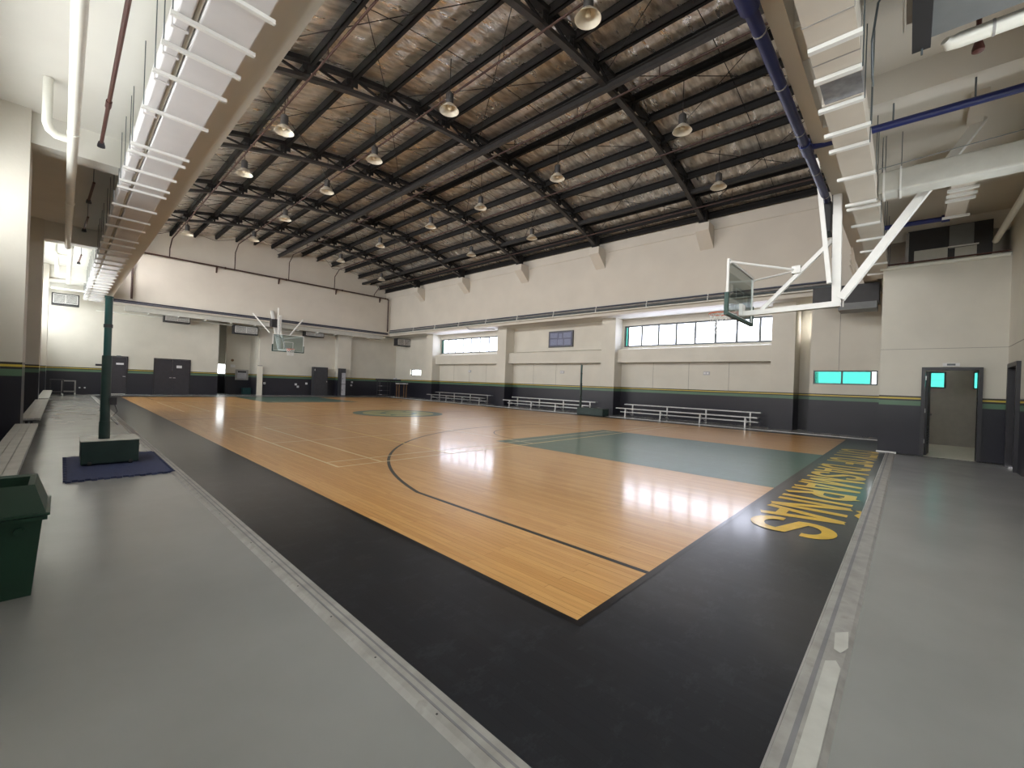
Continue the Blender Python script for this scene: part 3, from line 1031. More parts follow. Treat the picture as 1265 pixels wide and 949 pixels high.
LROW = [(2.12, 8.45, 'in row beside the bench-side upper wall', [12.0, 15.9, 25.8]), (4.87, 8.70, 'in second row from the bench side', [3.45, 7.85, 11.85, 15.55, 20.1, 24.8]),
        (9.70, 8.70, 'in second row from the bleacher side', [3.45, 7.85, 11.85, 15.35, 20.0, 24.8]), (13.2, 8.42, 'in row beside the bleacher-side upper wall', [3.55, 12.0, 16.4, 26.0])]
for x, z, wh, LY in LROW:
    lamp0 = None
    for k, y in enumerate(LY):
        loc = (x, y, z)
        if lamp0 is None:
            o = lamp0 = make_lamp(loc)
        else:
            o = copy_tree(lamp0, loc)
        o['label'] = 'unlit high-bay lamp, %s from far gable, %s' % (ORD[len(LY) - 1 - k], wh)

# ------------------------------------------------------------------ left aisle: duct, pipes
ld = thing('supply_duct', (-1.1, 15, 4.9), 'long pale wrapped air duct slung on white bars below the bench aisle slab', 'duct')
MB().box(-1.25, -.80, -1.5, 29.6, 4.90, 5.32).build('duct_body', 'duct_wrap', ld, bevel=.015)
MB().box(-1.43, -1.31, -1.5, 29.6, 4.90, 5.20).build('side_duct', 'duct_wrap', ld, bevel=.015)
MB().tube([(-1.28, -1.5, 4.95), (-1.28, 29.6, 4.95)], .022, 8).build('drain_pipe', 'cream_panel', ld, True)
DY = [2.6, 3.3, 3.94, 4.48, 5.10, 6.10, 7.42, 7.75, 8.56, 9.28, 9.69, 10.91, 11.95, 12.82, 14.15, 14.9, 15.8, 16.6, 17.5, 18.3, 19.2, 20.1, 20.9, 21.8, 22.6, 23.5, 24.3, 25.2, 26.0, 26.9, 27.7, 28.6]
bar0 = rod0 = None
for y in DY:
    if bar0 is None:
        bar0 = MB().box(-1.48, -.75, y - .022, y + .022, 4.858, 4.898).build('hanger_bar', 'white_metal', ld)
        rod0 = MB().tube([(-1.46, y, 4.88), (-1.46, y, 5.76)], .006, 5).build('hanger_rod', 'frame_grey', ld)
        flange0 = MB().box(-1.445, -1.30, y + .2, y + .24, 4.89, 5.22).build('duct_flange', 'duct_wrap', ld)
    else:
        for src in (bar0, rod0, flange0):
            c_ = src.copy()
            COL.objects.link(c_)
            c_.location = (0, y - DY[0], 0)

wp = thing('drain_pipe_run', (-2.08, 8, 4.9), 'thick white drain pipe running lengthwise beneath the bench aisle slab', 'pipe')
MB().tube([(-2.08, -2.9, 4.98), (-2.08, 17.0, 4.98)], .065, 12).build('main_pipe', 'pvc_white', wp, True)
for y in (4.0, 8.0, 12.0):
    MB().tube([(-2.08, y, 4.98), (-2.08, y + .12, 4.98)], .074, 12).build('collar', 'pvc_white', wp, True)
MB().tube([(-2.10, 8.35, 4.98), (-2.26, 8.35, 4.98), (-2.33, 8.30, 5.02), (-2.36, 8.25, 5.10), (-2.36, 8.2, 5.745)], .058, 10).build('branch_elbow', 'pvc_white', wp, True)
wq = thing('drain_pipe_run', (-2.08, 20, 4.9), 'looping white drain pipes under the slab beyond the second cross beam', 'pipe')
MB().tube([(-2.36, 20.0, 5.7), (-2.36, 20.0, 5.35), (-2.3, 20.0, 5.25), (-2.02, 20.0, 5.25)], .06, 10).build('branch_elbow', 'pvc_white', wq, True)
MB().tube([(-2.0, 18.4, 5.3), (-2.0, 23.8, 5.2), (-2.0, 24.0, 5.1), (-2.0, 24.0, 4.85)], .065, 10).build('main_pipe', 'pvc_white', wq, True)
MB().tube([(-2.33, 22.2, 5.7), (-2.33, 22.2, 5.0), (-2.28, 22.2, 4.92), (-2.0, 22.2, 4.92)], .06, 10).build('branch_elbow', 'pvc_white', wq, True)
MB().tube([(-2.5, 25.0, 4.75), (-1.5, 25.0, 4.75)], .05, 8).build('cross_pipe', 'pvc_white', wq, True)
for y in (19.0, 21.5):
    MB().tube([(-2.0, y, 5.28), (-2.0, y, 5.748)], .008, 6).build('hanger_rod', 'frame_grey', wq)

rp = thing('sprinkler_drop', (-1.76, 5.5, 5.1), 'dark red sprinkler pipe ending in a head under the bench aisle slab', 'pipe')
MB().tube([(-1.72, -2.9, 5.1), (-1.76, 8.4, 5.1)], .024, 8).build('branch_line', 'pipe_red', rp, True)
MB().tube([(-1.755, 6.8, 5.1), (-1.756, 7.0, 5.1)], .034, 8).build('coupling', 'pipe_red', rp, True)
MB().lathe((-1.76, 8.4, 5.03), [(0, .1), (.035, .09), (.05, .03), (.05, .0), (0, -.01)], 12).build('sprinkler_head', 'frame_black', rp, True)
for y, wh in ((12.6, 'just past the first cross beam'), (15.6, 'just short of the second cross beam'), (21.0, 'past the second cross beam')):
    t = thing('sprinkler_drop', (-1.78, y, 5.2), 'short dark red sprinkler drop over the benches, ' + wh, 'pipe', 'short sprinkler drops over the bench aisle')
    MB().tube([(-1.74, y - 1.2, 5.35), (-1.78, y, 5.30)], .024, 8).build('branch_line', 'pipe_red', t, True)
    MB().tube([(-1.745, y - 1.1, 5.35), (-1.745, y - 1.1, 5.748)], .008, 6).build('hanger_rod', 'frame_grey', t)
    MB().lathe((-1.78, y, 5.22), [(0, .1), (.035, .09), (.05, .03), (.05, 0), (0, -.01)], 12).build('sprinkler_head', 'frame_black', t, True)

# ------------------------------------------------------------------ baseline aisle (behind the baseline): ducts, pipes, units
nd = thing('return_duct', (7, -.7, 4.98), 'beige rectangular air duct on white bars behind the larger basketball hoop', 'duct')
fx = lambda x: -2.112 + (x + 2.112) * .919
fy = lambda y: -1.383 + (y + 1.383) * .919
MB().box(-.4, fx(3.78), fy(-.94), fy(-.54), 4.66, 4.98).build('duct_body', 'duct_beige', nd)
MB().box(fx(3.78), fx(4.24), fy(-.92), fy(-.55), 4.67, 4.97).build('foil_section', 'duct_foil', nd)
MB().box(fx(4.24), fx(14.6), fy(-.90), fy(-.52), 4.66, 4.98).build('duct_body', 'duct_beige', nd)
for x in (2.75, 3.40):
    MB().box(fx(x) - .006, fx(x) + .006, fy(-.945), fy(-.535), 4.655, 4.985).build('duct_seam', 'board_grey', nd)
for x, a_, b_ in ((3.1, -.98, -.54), (3.66, -.94, -.52), (4.30, -.92, -.48), (4.97, -.95, -.46), (5.47, -.91, -.46), (6.55, -.93, -.45), (7.80, -.89, -.45), (8.05, -.94, -.45),
                  (9.1, -.90, -.44), (10.2, -.92, -.45), (11.2, -.92, -.45), (12.6, -.92, -.45), (13.8, -.92, -.45)):
    x = fx(x)
    MB().box(x - .028, x + .028, fy(a_), fy(b_), 4.615, 4.655).build('hanger_bar', 'white_metal', nd)
    MB().tube([(x, fy(a_) - .005, 4.63), (x, fy(a_) - .005, 5.76)], .006, 5).build('hanger_rod', 'frame_grey', nd)

bp = thing('fire_main', (5, -.2, 5.0), 'thick blue water main along the edge beam over the lettering', 'pipe')
MB().tube([(-.4, -.20, 5.02), (7.55, -.20, 5.02)], .062, 12).build('main_pipe', 'pipe_blue', bp, True)
MB().tube([(2.0, -.2, 5.02), (2.0, -.45, 5.02), (2.0, -.6, 5.2), (2.0, -.62, 5.7)], .075, 12).build('tee_branch', 'pipe_blue', bp, True)
MB().tube([(1.9, -.2, 5.02), (2.25, -.2, 5.02)], .09, 12).build('tee_collar', 'pipe_blue', bp, True)
for x in (2.6, 3.6, 4.8, 6.2, 7.3):
    MB().tube([(x, -.2, 5.02), (x + .02, -.2, 5.02)], .066, 10).build('pipe_clamp', 'board_grey', bp, True)
MB().tube([(5.25, -.2, 5.02), (5.3, -.2, 5.02), (5.42, -.4, 5.06), (5.5, -2.95, 5.06)], .05, 10).build('branch_pipe', 'pipe_blue', bp, True)
MB().tube([(5.16, -.2, 5.02), (5.48, -.2, 5.02)], .08, 10).build('tee_collar', 'pipe_blue', bp, True)
for y in (-1.15, -1.9):
    MB().tube([(5.46, y, 5.06), (5.46, y, 5.36)], .010, 6).build('pipe_hanger', 'frame_grey', bp)
bq = thing('water_branch', (10, -1.4, 5.0), 'short blue water pipe crossing the baseline aisle beyond the white round duct', 'pipe')
MB().tube([(10.0, -.63, 5.06), (10.05, -1.75, 5.06), (10.05, -1.85, 5.06)], .05, 10).build('branch_pipe', 'pipe_blue', bq, True)
MB().tube([(10.05, -1.80, 5.06), (10.05, -1.92, 5.06)], .075, 10).build('valve', 'pipe_blue', bq, True)

cd = thing('cross_duct', (8, -1.9, 5.0), 'wide white air duct crossing the baseline aisle to the side wall', 'duct')
MB().box(6.86, 7.20, -2.98, -.95, 4.67, 5.02).build('duct_body', 'ac_pale', cd, bevel=.03)
for y in (-1.02, -1.22, -2.58):
    MB().box(6.84, 7.22, y - .012, y + .012, 4.655, 5.04).build('duct_flange', 'white_metal', cd)
    MB().tube([(7.21, y, 5.0), (7.21, y, 5.76)], .006, 5).build('hanger_rod', 'frame_grey', cd)
sd = thing('stub_duct', (9, -1.95, 5.0), 'small beige stub duct with white bars beyond the crossing white duct', 'duct')
MB().box(8.06, 9.9, -2.12, -1.84, 5.02, 5.3).build('duct_body', 'duct_beige', sd)
for x in (8.35, 8.62, 8.88, 9.85):
    MB().box(x - .03, x + .03, -2.18, -1.80, 4.98, 5.02).build('hanger_bar', 'white_metal', sd)

a1 = thing('fan_coil_unit', (2.8, -1.9, 4.72), 'dark framed grey fan coil unit slung under the baseline aisle slab', 'air conditioner')
MB().box(2.05, 3.36, -2.75, -1.42, 4.76, 5.25).build('casing', 'ac_grey', a1)
MB().box(1.95, 3.45, -1.46, -1.33, 4.72, 5.28).build('side_frame', 'ac_dark', a1)
MB().box(1.9, 3.1, -1.33, -1.29, 4.80, 5.3).build('side_plate', 'board_grey', a1)
MB().box(1.9, 3.2, -1.275, -1.265, 4.80, 4.84).build('edge_angle', 'white_metal', a1)
MB().box(3.36, 3.47, -2.75, -1.46, 4.90, 5.25).build('end_frame', 'ac_dark', a1)
for x, y in ((3.42, -1.4), (3.42, -2.7)):
    MB().tube([(x, y, 4.66), (x, y, 5.76)], .008, 6).build('hanger_rod', 'frame_grey', a1)
p1 = thing('insulated_pipe', (3.6, -2.2, 4.75), 'white insulated pipe with a rounded capped end beside the grey fan coil unit', 'pipe')
MB().tube([(3.56, -1.56, 4.80), (3.60, -1.59, 4.78), (3.60, -1.66, 4.78), (3.60, -2.98, 4.78)], [.035, .06, .066, .066], 14).build('wrapped_pipe', 'pvc_white', p1, True)
for y in (-1.86, -2.4):
    MB().tube([(3.60, y, 4.78), (3.60, y - .02, 4.78)], .072, 12).build('pipe_clamp', 'board_grey', p1, True)
sp = thing('sprinkler_drop', (3.95, -1.82, 4.8), 'single dark red sprinkler head hanging next to the white insulated pipe', 'sprinkler')
MB().tube([(3.9, -1.80, 5.76), (3.9, -1.80, 4.86)], .02, 8).build('drop_pipe', 'pipe_red', sp, True)
MB().lathe((3.9, -1.80, 4.78), [(0, .1), (.03, .09), (.045, .03), (.045, 0), (0, -.01)], 12).build('sprinkler_head', 'pipe_red', sp, True)
fc = tag(MB().tube([(2.95, -1.28, 5.3), (3.2, -1.08, 5.2), (3.35, -1.035, 4.95), (3.6, -1.03, 4.75), (3.9, -1.02, 4.80)], .011, 6).build('flexible_conduit', 'frame_grey', smooth=True),
         'thin grey flexible conduit drooping between fan coil unit and beige duct', 'conduit')
lp = tag(MB().box(6.6, 7.45, -2.12, -1.94, 5.66, 5.75).build('ceiling_panel_light', 'duct_beige'), 'narrow beige strip fitting fixed to the baseline aisle slab', 'light fitting')
wr_ = tag(MB().tube([(5.95, -1.0, 4.70), (6.7, -2.98, 5.10)], .006, 5).build('stay_wire', 'frame_grey'), 'thin stay wire stretched from beige duct bar to the side wall', 'wire')

a2 = thing('fan_coil_unit', (12.9, -2, 4.72), 'black and grey fan coil unit resting above the service room wall', 'air conditioner')
MB().box(12.30, 13.6, -2.72, -1.30, 4.78, 5.55).build('casing', 'ac_dark', a2)
MB().box(12.24, 12.30, -2.42, -2.02, 4.98, 5.52).build('front_panel', 'ac_grey', a2)
MB().box(12.24, 12.30, -2.0, -1.42, 4.74, 5.03).build('front_panel', 'ac_pale', a2)
MB().box(12.24, 12.30, -2.47, -2.12, 4.74, 4.99).build('front_panel', 'ac_pale', a2)
MB().box(12.22, 12.30, -1.32, -1.26, 4.74, 5.5).build('edge_angle', 'board_grey', a2)
MB().box(12.22, 12.24, -2.5, -2.0, 5.0, 5.03).build('bracket_bar', 'white_metal', a2)
p2 = tag(MB().tube([(12.16, -.8, 4.66), (12.16, -2.98, 4.66)], .045, 10).build('wall_top_pipe', 'pvc_white', smooth=True), 'pale pipe laid along the top edge of the service room wall', 'pipe')
p3 = tag(MB().tube([(12.14, -.78, 4.74), (12.14, -2.98, 4.74)], .016, 8).build('wall_top_sprinkler_pipe', 'pipe_red', smooth=True), 'thin dark red pipe above the service room wall', 'pipe')
p4 = tag(MB().tube([(6.0, -2.82, 5.0), (12.1, -2.74, 4.98)], .055, 10).build('side_wall_pipe', 'pvc_white', smooth=True), 'pale round pipe running under the slab close to the baseline-side wall', 'pipe')

# unit and pipes near the bleacher corner, dark box under the soffit
a3 = thing('fan_coil_unit', (15.6, .1, 4.1), 'large dark fan coil unit hung in the corner behind the larger hoop', 'air conditioner')
MB().box(15.3, 16.1, -.66, 1.05, 4.42, 5.0).build('casing', 'ac_dark', a3)
MB().box(15.3, 16.1, -.62, .35, 4.20, 4.42).build('lower_tray', 'ac_grey', a3)
MB().box(15.28, 15.30, .2, .24, 4.3, 4.9).build('edge_angle', 'white_metal', a3)
for y in (-.5, .9):
    MB().box(16.1, 16.4, y - .03, y + .03, 4.975, 5.02).build('wall_bracket', 'frame_grey', a3)
gr_ = thing('duct_grille', (12.2, -.45, 4.6), 'tilted louvred air grille under the end of the beige duct', 'grille')
for k in range(5):
    MB().bar((11.0 + k * .16, -.30 + k * .02, 5.15 - k * .10), (11.5 + k * .16, -.34, 4.75 - k * .10), .03, .04).build('slat', 'duct_beige', gr_)
MB().bar((10.9, -.30, 5.2), (11.6, -.32, 5.15), .05, .05).build('frame_bar', 'white_metal', gr_)

# ------------------------------------------------------------------ pipe bundle under the right upper wall
for i, (z, r, ma, lb) in enumerate(((5.42, .035, 'pipe_slate', 'slate grey'), (5.33, .028, 'board_grey', 'mid grey'), (5.24, .045, 'frame_grey', 'thick dark grey'), (5.15, .03, 'pvc_white', 'white'))):
    t = thing('service_pipe', (16.3, 14, z), lb + ' service pipe running below the upper wall over the bleachers', 'pipe')
    MB().tube([(16.32 - .02 * i, .6, z), (16.32 - .02 * i, 29.9, z)], r, 8).build('pipe_run', ma, t, True)
    for y in [2.1 + 2.7 * k for k in range(10)]:
        MB().box(16.25 - .02 * i, 16.395, y - .015, y + .015, z - r - .004, z + r + .004).build('pipe_clamp', 'white_metal', t)
sl = tag(MB().tube([(16.28, 20.2, 5.08), (16.34, 20.0, 4.935), (16.8, 19.2, 4.93), (17.17, 18.4, 4.93)], .03, 8).build('branch_conduit', 'board_grey', smooth=True), 'bent grey conduit dropping from the pipe bundle to a bleacher pillar', 'conduit')

# ------------------------------------------------------------------ far aisle services
fd = thing('far_duct', (7, 30.5, 4.6), 'long off-white air duct running below the far upper wall', 'duct')
MB().box(.2, 15.9, 30.25, 30.62, 4.68, 5.02).build('duct_body', 'ac_pale', fd)
for x in [1.2 + 1.35 * k for k in range(11)]:
    MB().box(x - .02, x + .02, 30.22, 30.65, 4.62, 4.68).build('hanger_bar', 'white_metal', fd)
for i, (z, ma, lb) in enumerate(((5.10, 'pipe_slate', 'slate blue'), (5.19, 'pipe_navy', 'dark navy'))):
    tag(MB().tube([(-.3, 30.02, z), (16.2, 30.02, z)], .036, 8).build('service_pipe', ma, smooth=True), lb + ' pipe along the base of the far upper wall', 'pipe')
tag(MB().tube([(-.9, 31.40, 4.62), (12.4, 31.40, 4.62)], .04, 8).build('condensate_pipe', 'pvc_white', smooth=True), 'thin white condensate pipe below the far off-white duct', 'pipe')


def grille_unit(name, x0, x1, y, z0, z1, label):
    t = thing(name, ((x0 + x1) / 2, y, z0), label, 'air conditioner')
    MB().box(x0 - .05, x1 + .05, y, y + .55, z0 - .08, z1 + .05).build('casing', 'ac_dark', t)
    MB().box(x0, x1, y - .02, y, z0, z0 + .03).box(x0, x1, y - .02, y, z1 - .03, z1).box(x0, x0 + .03, y - .02, y, z0, z1).box(x1 - .03, x1, y - .02, y, z0, z1).build('grille_frame', 'grille_white', t)
    n = 8
    s0 = None
    for k in range(n):
        z = z0 + .05 + (z1 - z0 - .1) * (k + .5) / n
        MB().box(x0 + .03, x1 - .03, y - .015, y - .003, z - .010, z + .010).build('slat', 'grille_white', t)
    MB().box((x0 + x1) / 2 - .012, (x0 + x1) / 2 + .012, y - .025, y - .002, z0, z1).build('grille_bar', 'grille_white', t)
    return t


grille_unit('wall_air_unit', -2.50, -1.62, 30.1, 4.66, 5.12, 'dark ceiling air unit with white louvred grille near the bench aisle end')
grille_unit('wall_air_unit', 2.0, 3.15, 30.7, 4.42, 4.78, 'dark ceiling air unit with white grille above the double doors')
grille_unit('wall_air_unit', 5.55, 6.85, 30.7, 4.12, 4.55, 'dark ceiling air unit with white grille over the corridor opening')
grille_unit('wall_air_unit', 10.0, 11.25, 30.7, 4.42, 4.80, 'dark ceiling air unit with white grille behind the far basketball hoop')
grille_unit('wall_air_unit', 16.75, 17.9, 29.3, 4.30, 4.78, 'dark ceiling air unit with white grille in the far bleacher corner')

# ------------------------------------------------------------------ basketball hoops
def hoop(sy, label):
    """sy maps a distance from the baseline to world y"""
    t = thing('basketball_hoop', (7.5, sy(-.4), 2.5), label, 'basketball hoop')
    Y = lambda v: sy(v)
    g = MB().box(6.63, 8.37, Y(1.195), Y(1.207), 2.93, 3.92).build('backboard_glass', 'glass_board', t)
    fr = MB()
    fr.box(6.6, 8.4, Y(1.18), Y(1.215), 3.91, 3.95).box(6.6, 8.4, Y(1.18), Y(1.215), 2.90, 2.94)
    fr.box(6.6, 6.64, Y(1.18), Y(1.215), 2.94, 3.91).box(8.36, 8.4, Y(1.18), Y(1.215), 2.94, 3.91)
    fr.build('board_frame', 'white_metal', t)
    pd = MB()
    pd.box(6.57, 8.43, Y(1.165), Y(1.235), 2.865, 2.92).box(6.57, 6.625, Y(1.165), Y(1.235), 2.92, 3.30).box(8.375, 8.43, Y(1.165), Y(1.235), 2.92, 3.30)
    pd.build('edge_padding', 'pad_green', t)
    tg = MB()
    tg.box(7.225, 7.245, Y(1.208), Y(1.211), 3.05, 3.5).box(7.755, 7.775, Y(1.208), Y(1.211), 3.05, 3.5).box(7.245, 7.755, Y(1.208), Y(1.211), 3.48, 3.5)
    tg.build('target_square', 'white_metal', t)
    rc = Y(1.575)
    pts = [(7.5 + .2275 * math.cos(a_), rc + .2275 * math.sin(a_), 3.05) for a_ in [2 * PI * i / 28 for i in range(29)]]
    rim = MB().tube(pts, .011, 8).build('rim', 'rim_orange', t, True)
    MB().box(7.42, 7.58, Y(1.21), Y(1.36), 3.03, 3.06).box(7.40, 7.60, Y(1.205), Y(1.225), 2.94, 3.06).build('rim_bracket', 'rim_orange', t)
    nm = MB()
    k = 12
    for q in range(k):
        for d in (-1, 1):
            pp = []
            for j in range(6):
                r = .225 - .022 * j + .006 * j * j / 2.5
                a_ = 2 * PI * (q + d * j * .5) / k
                pp.append((7.5 + r * math.cos(a_), rc + r * math.sin(a_), 3.045 - .08 * j))
            nm.tube(pp, .006, 4)
    nm.build('net', 'net_white', t)
    MB().bar((7.5, Y(1.14), 3.005), (7.5, Y(-.46), 3.055), .11, .10).build('arm', 'white_metal', t)
    MB().box(7.38, 7.62, Y(1.13), Y(1.19), 2.96, 3.20).build('board_mount', 'white_metal', t)
    MB().bar((7.5, Y(-.40), 3.06), (7.5, Y(-.36), 5.30), .13, .12).build('drop_post', 'white_metal', t)
    MB().bar((7.36, Y(-.30), 3.42), (7.26, Y(-.06), 5.72), .07, .06).build('side_post', 'white_metal', t)
    MB().bar((7.5, Y(-.46), 3.14), (7.5, Y(-2.12), 5.74), .16, .12).build('back_brace', 'white_metal', t)
    MB().bar((7.5, Y(.80), 3.06), (7.5, Y(-.32), 4.25), .07, .07).build('front_brace', 'white_metal', t)
    MB().box(7.42, 7.58, Y(.16), Y(.30), 3.70, 3.84).build('brace_clamp', 'white_metal', t)
    for s_ in (-1, 1):
        MB().tube([(7.5 + .05 * s_, Y(.25), 3.77), (7.5 + .86 * s_, Y(1.13), 3.88), (7.5 + .875 * s_, Y(1.17), 3.87)], .022, 8).build('top_stay', 'white_metal', t, True)
    MB().tube([(7.43, Y(-.29), 5.2), (7.45, Y(-.31), 4.6), (7.46, Y(-.32), 3.9)], .008, 6).build('winch_cable', 'frame_black', t)
    return t


hoop(lambda v: v, 'glass backboard and orange rim hung on a white steel arm before the beige duct')
far_h = hoop(lambda v: 28.0 - v, 'distant glass backboard with orange rim hung below the far upper wall')
for s_ in (-1, 1):
    MB().bar((7.5 + s_ * 1.5, 28.7, 5.24), (7.5 + s_ * .62, 28.35, 4.1), .07, .07).build('side_brace', 'white_metal', far_h)
tag(MB().box(7.62, 8.02, -.26, -.12, 4.45, 5.02).build('winch_box', 'ac_dark', bevel=.01), 'dark winch box on the edge beam behind the larger hoop', 'winch')
tag(MB().box(7.05, 7.65, 28.55, 28.95, 4.52, 5.03).build('winch_box', 'ac_dark', bevel=.01), 'dark box hanging below the far upper wall behind the distant hoop', 'winch')

# ------------------------------------------------------------------ bleachers
def bleacher(y0, y1, label):
    t = thing('bleacher', (16.7, (y0 + y1) / 2, FZ), label, 'bleacher')
    for nm, x0, x1, z, a_, b_ in (('seat_plank', 16.15, 16.40, .40, 0, 0), ('foot_plank', 16.52, 16.72, .215, .05, .05), ('seat_plank', 16.88, 17.13, .575, .06, .06)):
        MB().box(x0, x1, y0 + a_, y1 - b_, z, z + .04).build(nm, 'aluminium', t, bevel=.006)
    for k in range(4):
        y = y0 + .45 + (y1 - y0 - .9) * k / 3
        f = MB()
        f.bar((16.27, y, FZ), (16.27, y, .40), .05, .05).bar((17.0, y, FZ), (17.0, y, .575), .05, .05)
        f.bar((16.2, y, .03), (17.1, y, .03), .04, .04).bar((16.27, y, .20), (17.0, y, .20), .04, .03).bar((16.3, y, .36), (17.0, y, .05), .025, .025)
        f.build('support_frame', 'aluminium', t)
    return t


bleacher(2.78, 8.83, 'silver two-row bleacher below the long window beside the slotted pillar')
bleacher(10.37, 16.44, 'silver two-row bleacher below the wall-mounted display board')
bleacher(18.21, 24.25, 'silver two-row bleacher below the long window toward the far corner')

# ------------------------------------------------------------------ wall benches on the left
def bench(y0, y1, label):
    t = thing('wall_bench', (-2.6, (y0 + y1) / 2, FZ), label, 'bench')
    for i in range(3):
        MB().box(-2.365 - .085 * (i + 1) + .004, -2.365 - .085 * i, y0, y1, .385, .42).build('seat_slat', 'bench_alu', t)
    MB().box(-2.372, -2.360, y0, y1, .375, .423).build('edge_trim', 'bench_alu', t)
    for k in range(4):
        y = y0 + .3 + (y1 - y0 - .6) * k / 3
        MB().box(-2.56, -2.52, y - .02, y + .02, FZ, .385).box(-2.60, -2.42, y - .02, y + .02, .345, .385).build('bracket', 'frame_black', t)
    return t


bench(2.9, 9.4, 'long grey slatted wall bench nearest to the green bin')
bench(10.45, 17.4, 'long grey slatted wall bench along the shaded middle bay')
bench(18.0, 25.0, 'long grey slatted wall bench closest to the grey carts')

# ------------------------------------------------------------------ green bin
bn = thing('waste_bin', (-2.4, 2.65, FZ), 'dark green plastic waste bin with an open flared lid by the wall bench', 'bin')


def frustum(mb, x0, x1, y0, y1, z0, X0, X1, Y0, Y1, z1, top=False):
    n = len(mb.v)
    mb.v += [(x0, y0, z0), (x1, y0, z0), (x1, y1, z0), (x0, y1, z0), (X0, Y0, z1), (X1, Y0, z1), (X1, Y1, z1), (X0, Y1, z1)]
    q = [(0, 1, 5, 4), (1, 2, 6, 5), (2, 3, 7, 6), (3, 0, 4, 7), (0, 3, 2, 1)]
    if top:
        q.append((4, 5, 6, 7))
    mb.f += [tuple(n + i for i in f) for f in q]
    return mb


frustum(MB(), -2.50, -2.205, 2.47, 2.84, FZ, -2.535, -2.168, 2.425, 2.885, .465).build('body', 'bin_green', bn)
frustum(MB(), -2.55, -2.148, 2.405, 2.905, .455, -2.55, -2.148, 2.405, 2.905, .475, True).build('rim_flange', 'bin_green', bn)
lid = MB()
frustum(lid, -2.545, -2.155, 2.412, 2.898, .495, -2.50, -2.205, 2.455, 2.855, .665)
lid.f = lid.f[:-1]
frustum(lid, -2.47, -2.235, 2.52, 2.83, .56, -2.47, -2.235, 2.515, 2.835, .652)
lid.f = lid.f[:-1]
n_ = len(lid.v)
o_ = [4, 5, 6, 7]
i_ = [n_ - 4, n_ - 3, n_ - 2, n_ - 1]
for k in range(4):
    lid.f.append((o_[k], o_[(k + 1) % 4], i_[(k + 1) % 4], i_[k]))
lid.build('lid', 'bin_green', bn)
frustum(MB(), -2.558, -2.138, 2.398, 2.912, .482, -2.558, -2.138, 2.398, 2.912, .497, True).build('lid_flange', 'bin_green', bn)
MB().box(-2.46, -2.245, 2.53, 2.82, .50, .505).build('dark_well_plate', 'bin_dark', bn)  # near-black plate standing in for the shade inside the bin opening
MB().tube([(-2.26, 2.43, .40), (-2.26, 2.405, .40)], .022, 8).build('lid_pivot', 'bin_green', bn, True)

# ------------------------------------------------------------------ volleyball posts and mat
mt_ = tag(None or thing('floor_mat', (-1.5, 7, FZ), 'blue jigsaw foam mat lying beneath the green post base', 'mat'))
def saw(x0, x1, y0, y1, n, amp):
    pts = []
    def edge(ax, ay, bx_, by_, k):
        nx_, ny_ = (by_ - ay), -(bx_ - ax)
        L = math.hypot(nx_, ny_)
        nx_, ny_ = nx_ / L, ny_ / L
        for i in range(k):
            for j, f in enumerate((0, .5)):
                t_ = (i + f) / k
                o = amp if j == 0 else -amp
                for e in (0.0, .42 / k):
                    u = t_ + e
                    pts.append((ax + (bx_ - ax) * u + nx_ * o, ay + (by_ - ay) * u + ny_ * o))
    edge(x0, y0, x1, y0, n)
    edge(x1, y0, x1, y1, n * 2)
    edge(x1, y1, x0, y1, n)
    edge(x0, y1, x0, y0, n * 2)
    return pts
MB().prism(saw(-2.05, -1.02, 5.98, 8.0, 9, .018), 'z', FZ, .012).build('foam_sheet', 'mat_blue', mt_)


def post(x, y, z0, sgn, label, h, bx=None):
    t = thing('volleyball_post', (x, y, z0), label, 'net post')
    b_ = bx or (x - .25, x + .37, y - .22, y + .30)
    MB().box(*b_, z0 + .03, z0 + .35).build('base_box', 'box_green', t, bevel=.008)
    MB().box(b_[0] - .008, b_[1] + .008, b_[2] - .008, b_[3] + .008, z0 + .35, z0 + .362).build('base_lid', 'ac_pale' if sgn > 0 else 'box_green', t)
    for xx in (b_[0] + .09, b_[1] - .09):
        for yy_ in (b_[2] + .01, b_[3] - .01):
            MB().tube([(xx - .02, yy_, z0 + .035), (xx + .02, yy_, z0 + .035)], .035, 10).build('wheel', 'rubber', t, True)
    MB().tube([(x, y, z0 + .35), (x, y, z0 + 1.58)], .055, 16).build('lower_tube', 'box_green', t, True)
    MB().tube([(x, y, z0 + 1.55), (x, y, z0 + h)], .043, 16).build('upper_tube', 'pole_green', t, True)
    MB().tube([(x, y, z0 + h - .44), (x, y, z0 + h - .39)], .052, 16).build('collar', 'frame_black', t, True)
    MB().tube([(x, y, z0 + .35), (x, y, z0 + .62)], .062, 16).build('foot_sleeve', 'box_green', t, True)
    MB().tube([(x, y, z0 + h), (x, y, z0 + h + .02)], .05, 16).build('top_cap', 'pole_green', t, True)
    MB().tube([(x - .05 * sgn, y, z0 + 1.44), (x - .12 * sgn, y, z0 + 1.44)], .014, 8).build('lock_knob', 'frame_black', t, True)
    MB().box(x + .04 * sgn, x + .12 * sgn, y - .06, y + .02, z0 + .86, z0 + .97).build('winch', 'frame_black', t, bevel=.01)
    MB().tube([(x + .1 * sgn, y - .02, z0 + .86), (x + .13 * sgn, y - .02, z0 + .76), (x + .06 * sgn, y - .02, z0 + .66), (x + .14 * sgn, y - .02, z0 + .56)], .004, 5).build('winch_cord', 'frame_black', t)
    return t


post(-1.66, 7.20, .0, 1, 'tall dark green net post with weighted base box standing on the blue mat', 2.43, (-1.90, -1.29, 6.98, 7.62))
post(15.55, 10.45, FZ, -1, 'distant slim green net post with weighted base box in front of the bleachers', 2.46, (15.42, 15.98, 9.1, 10.55))

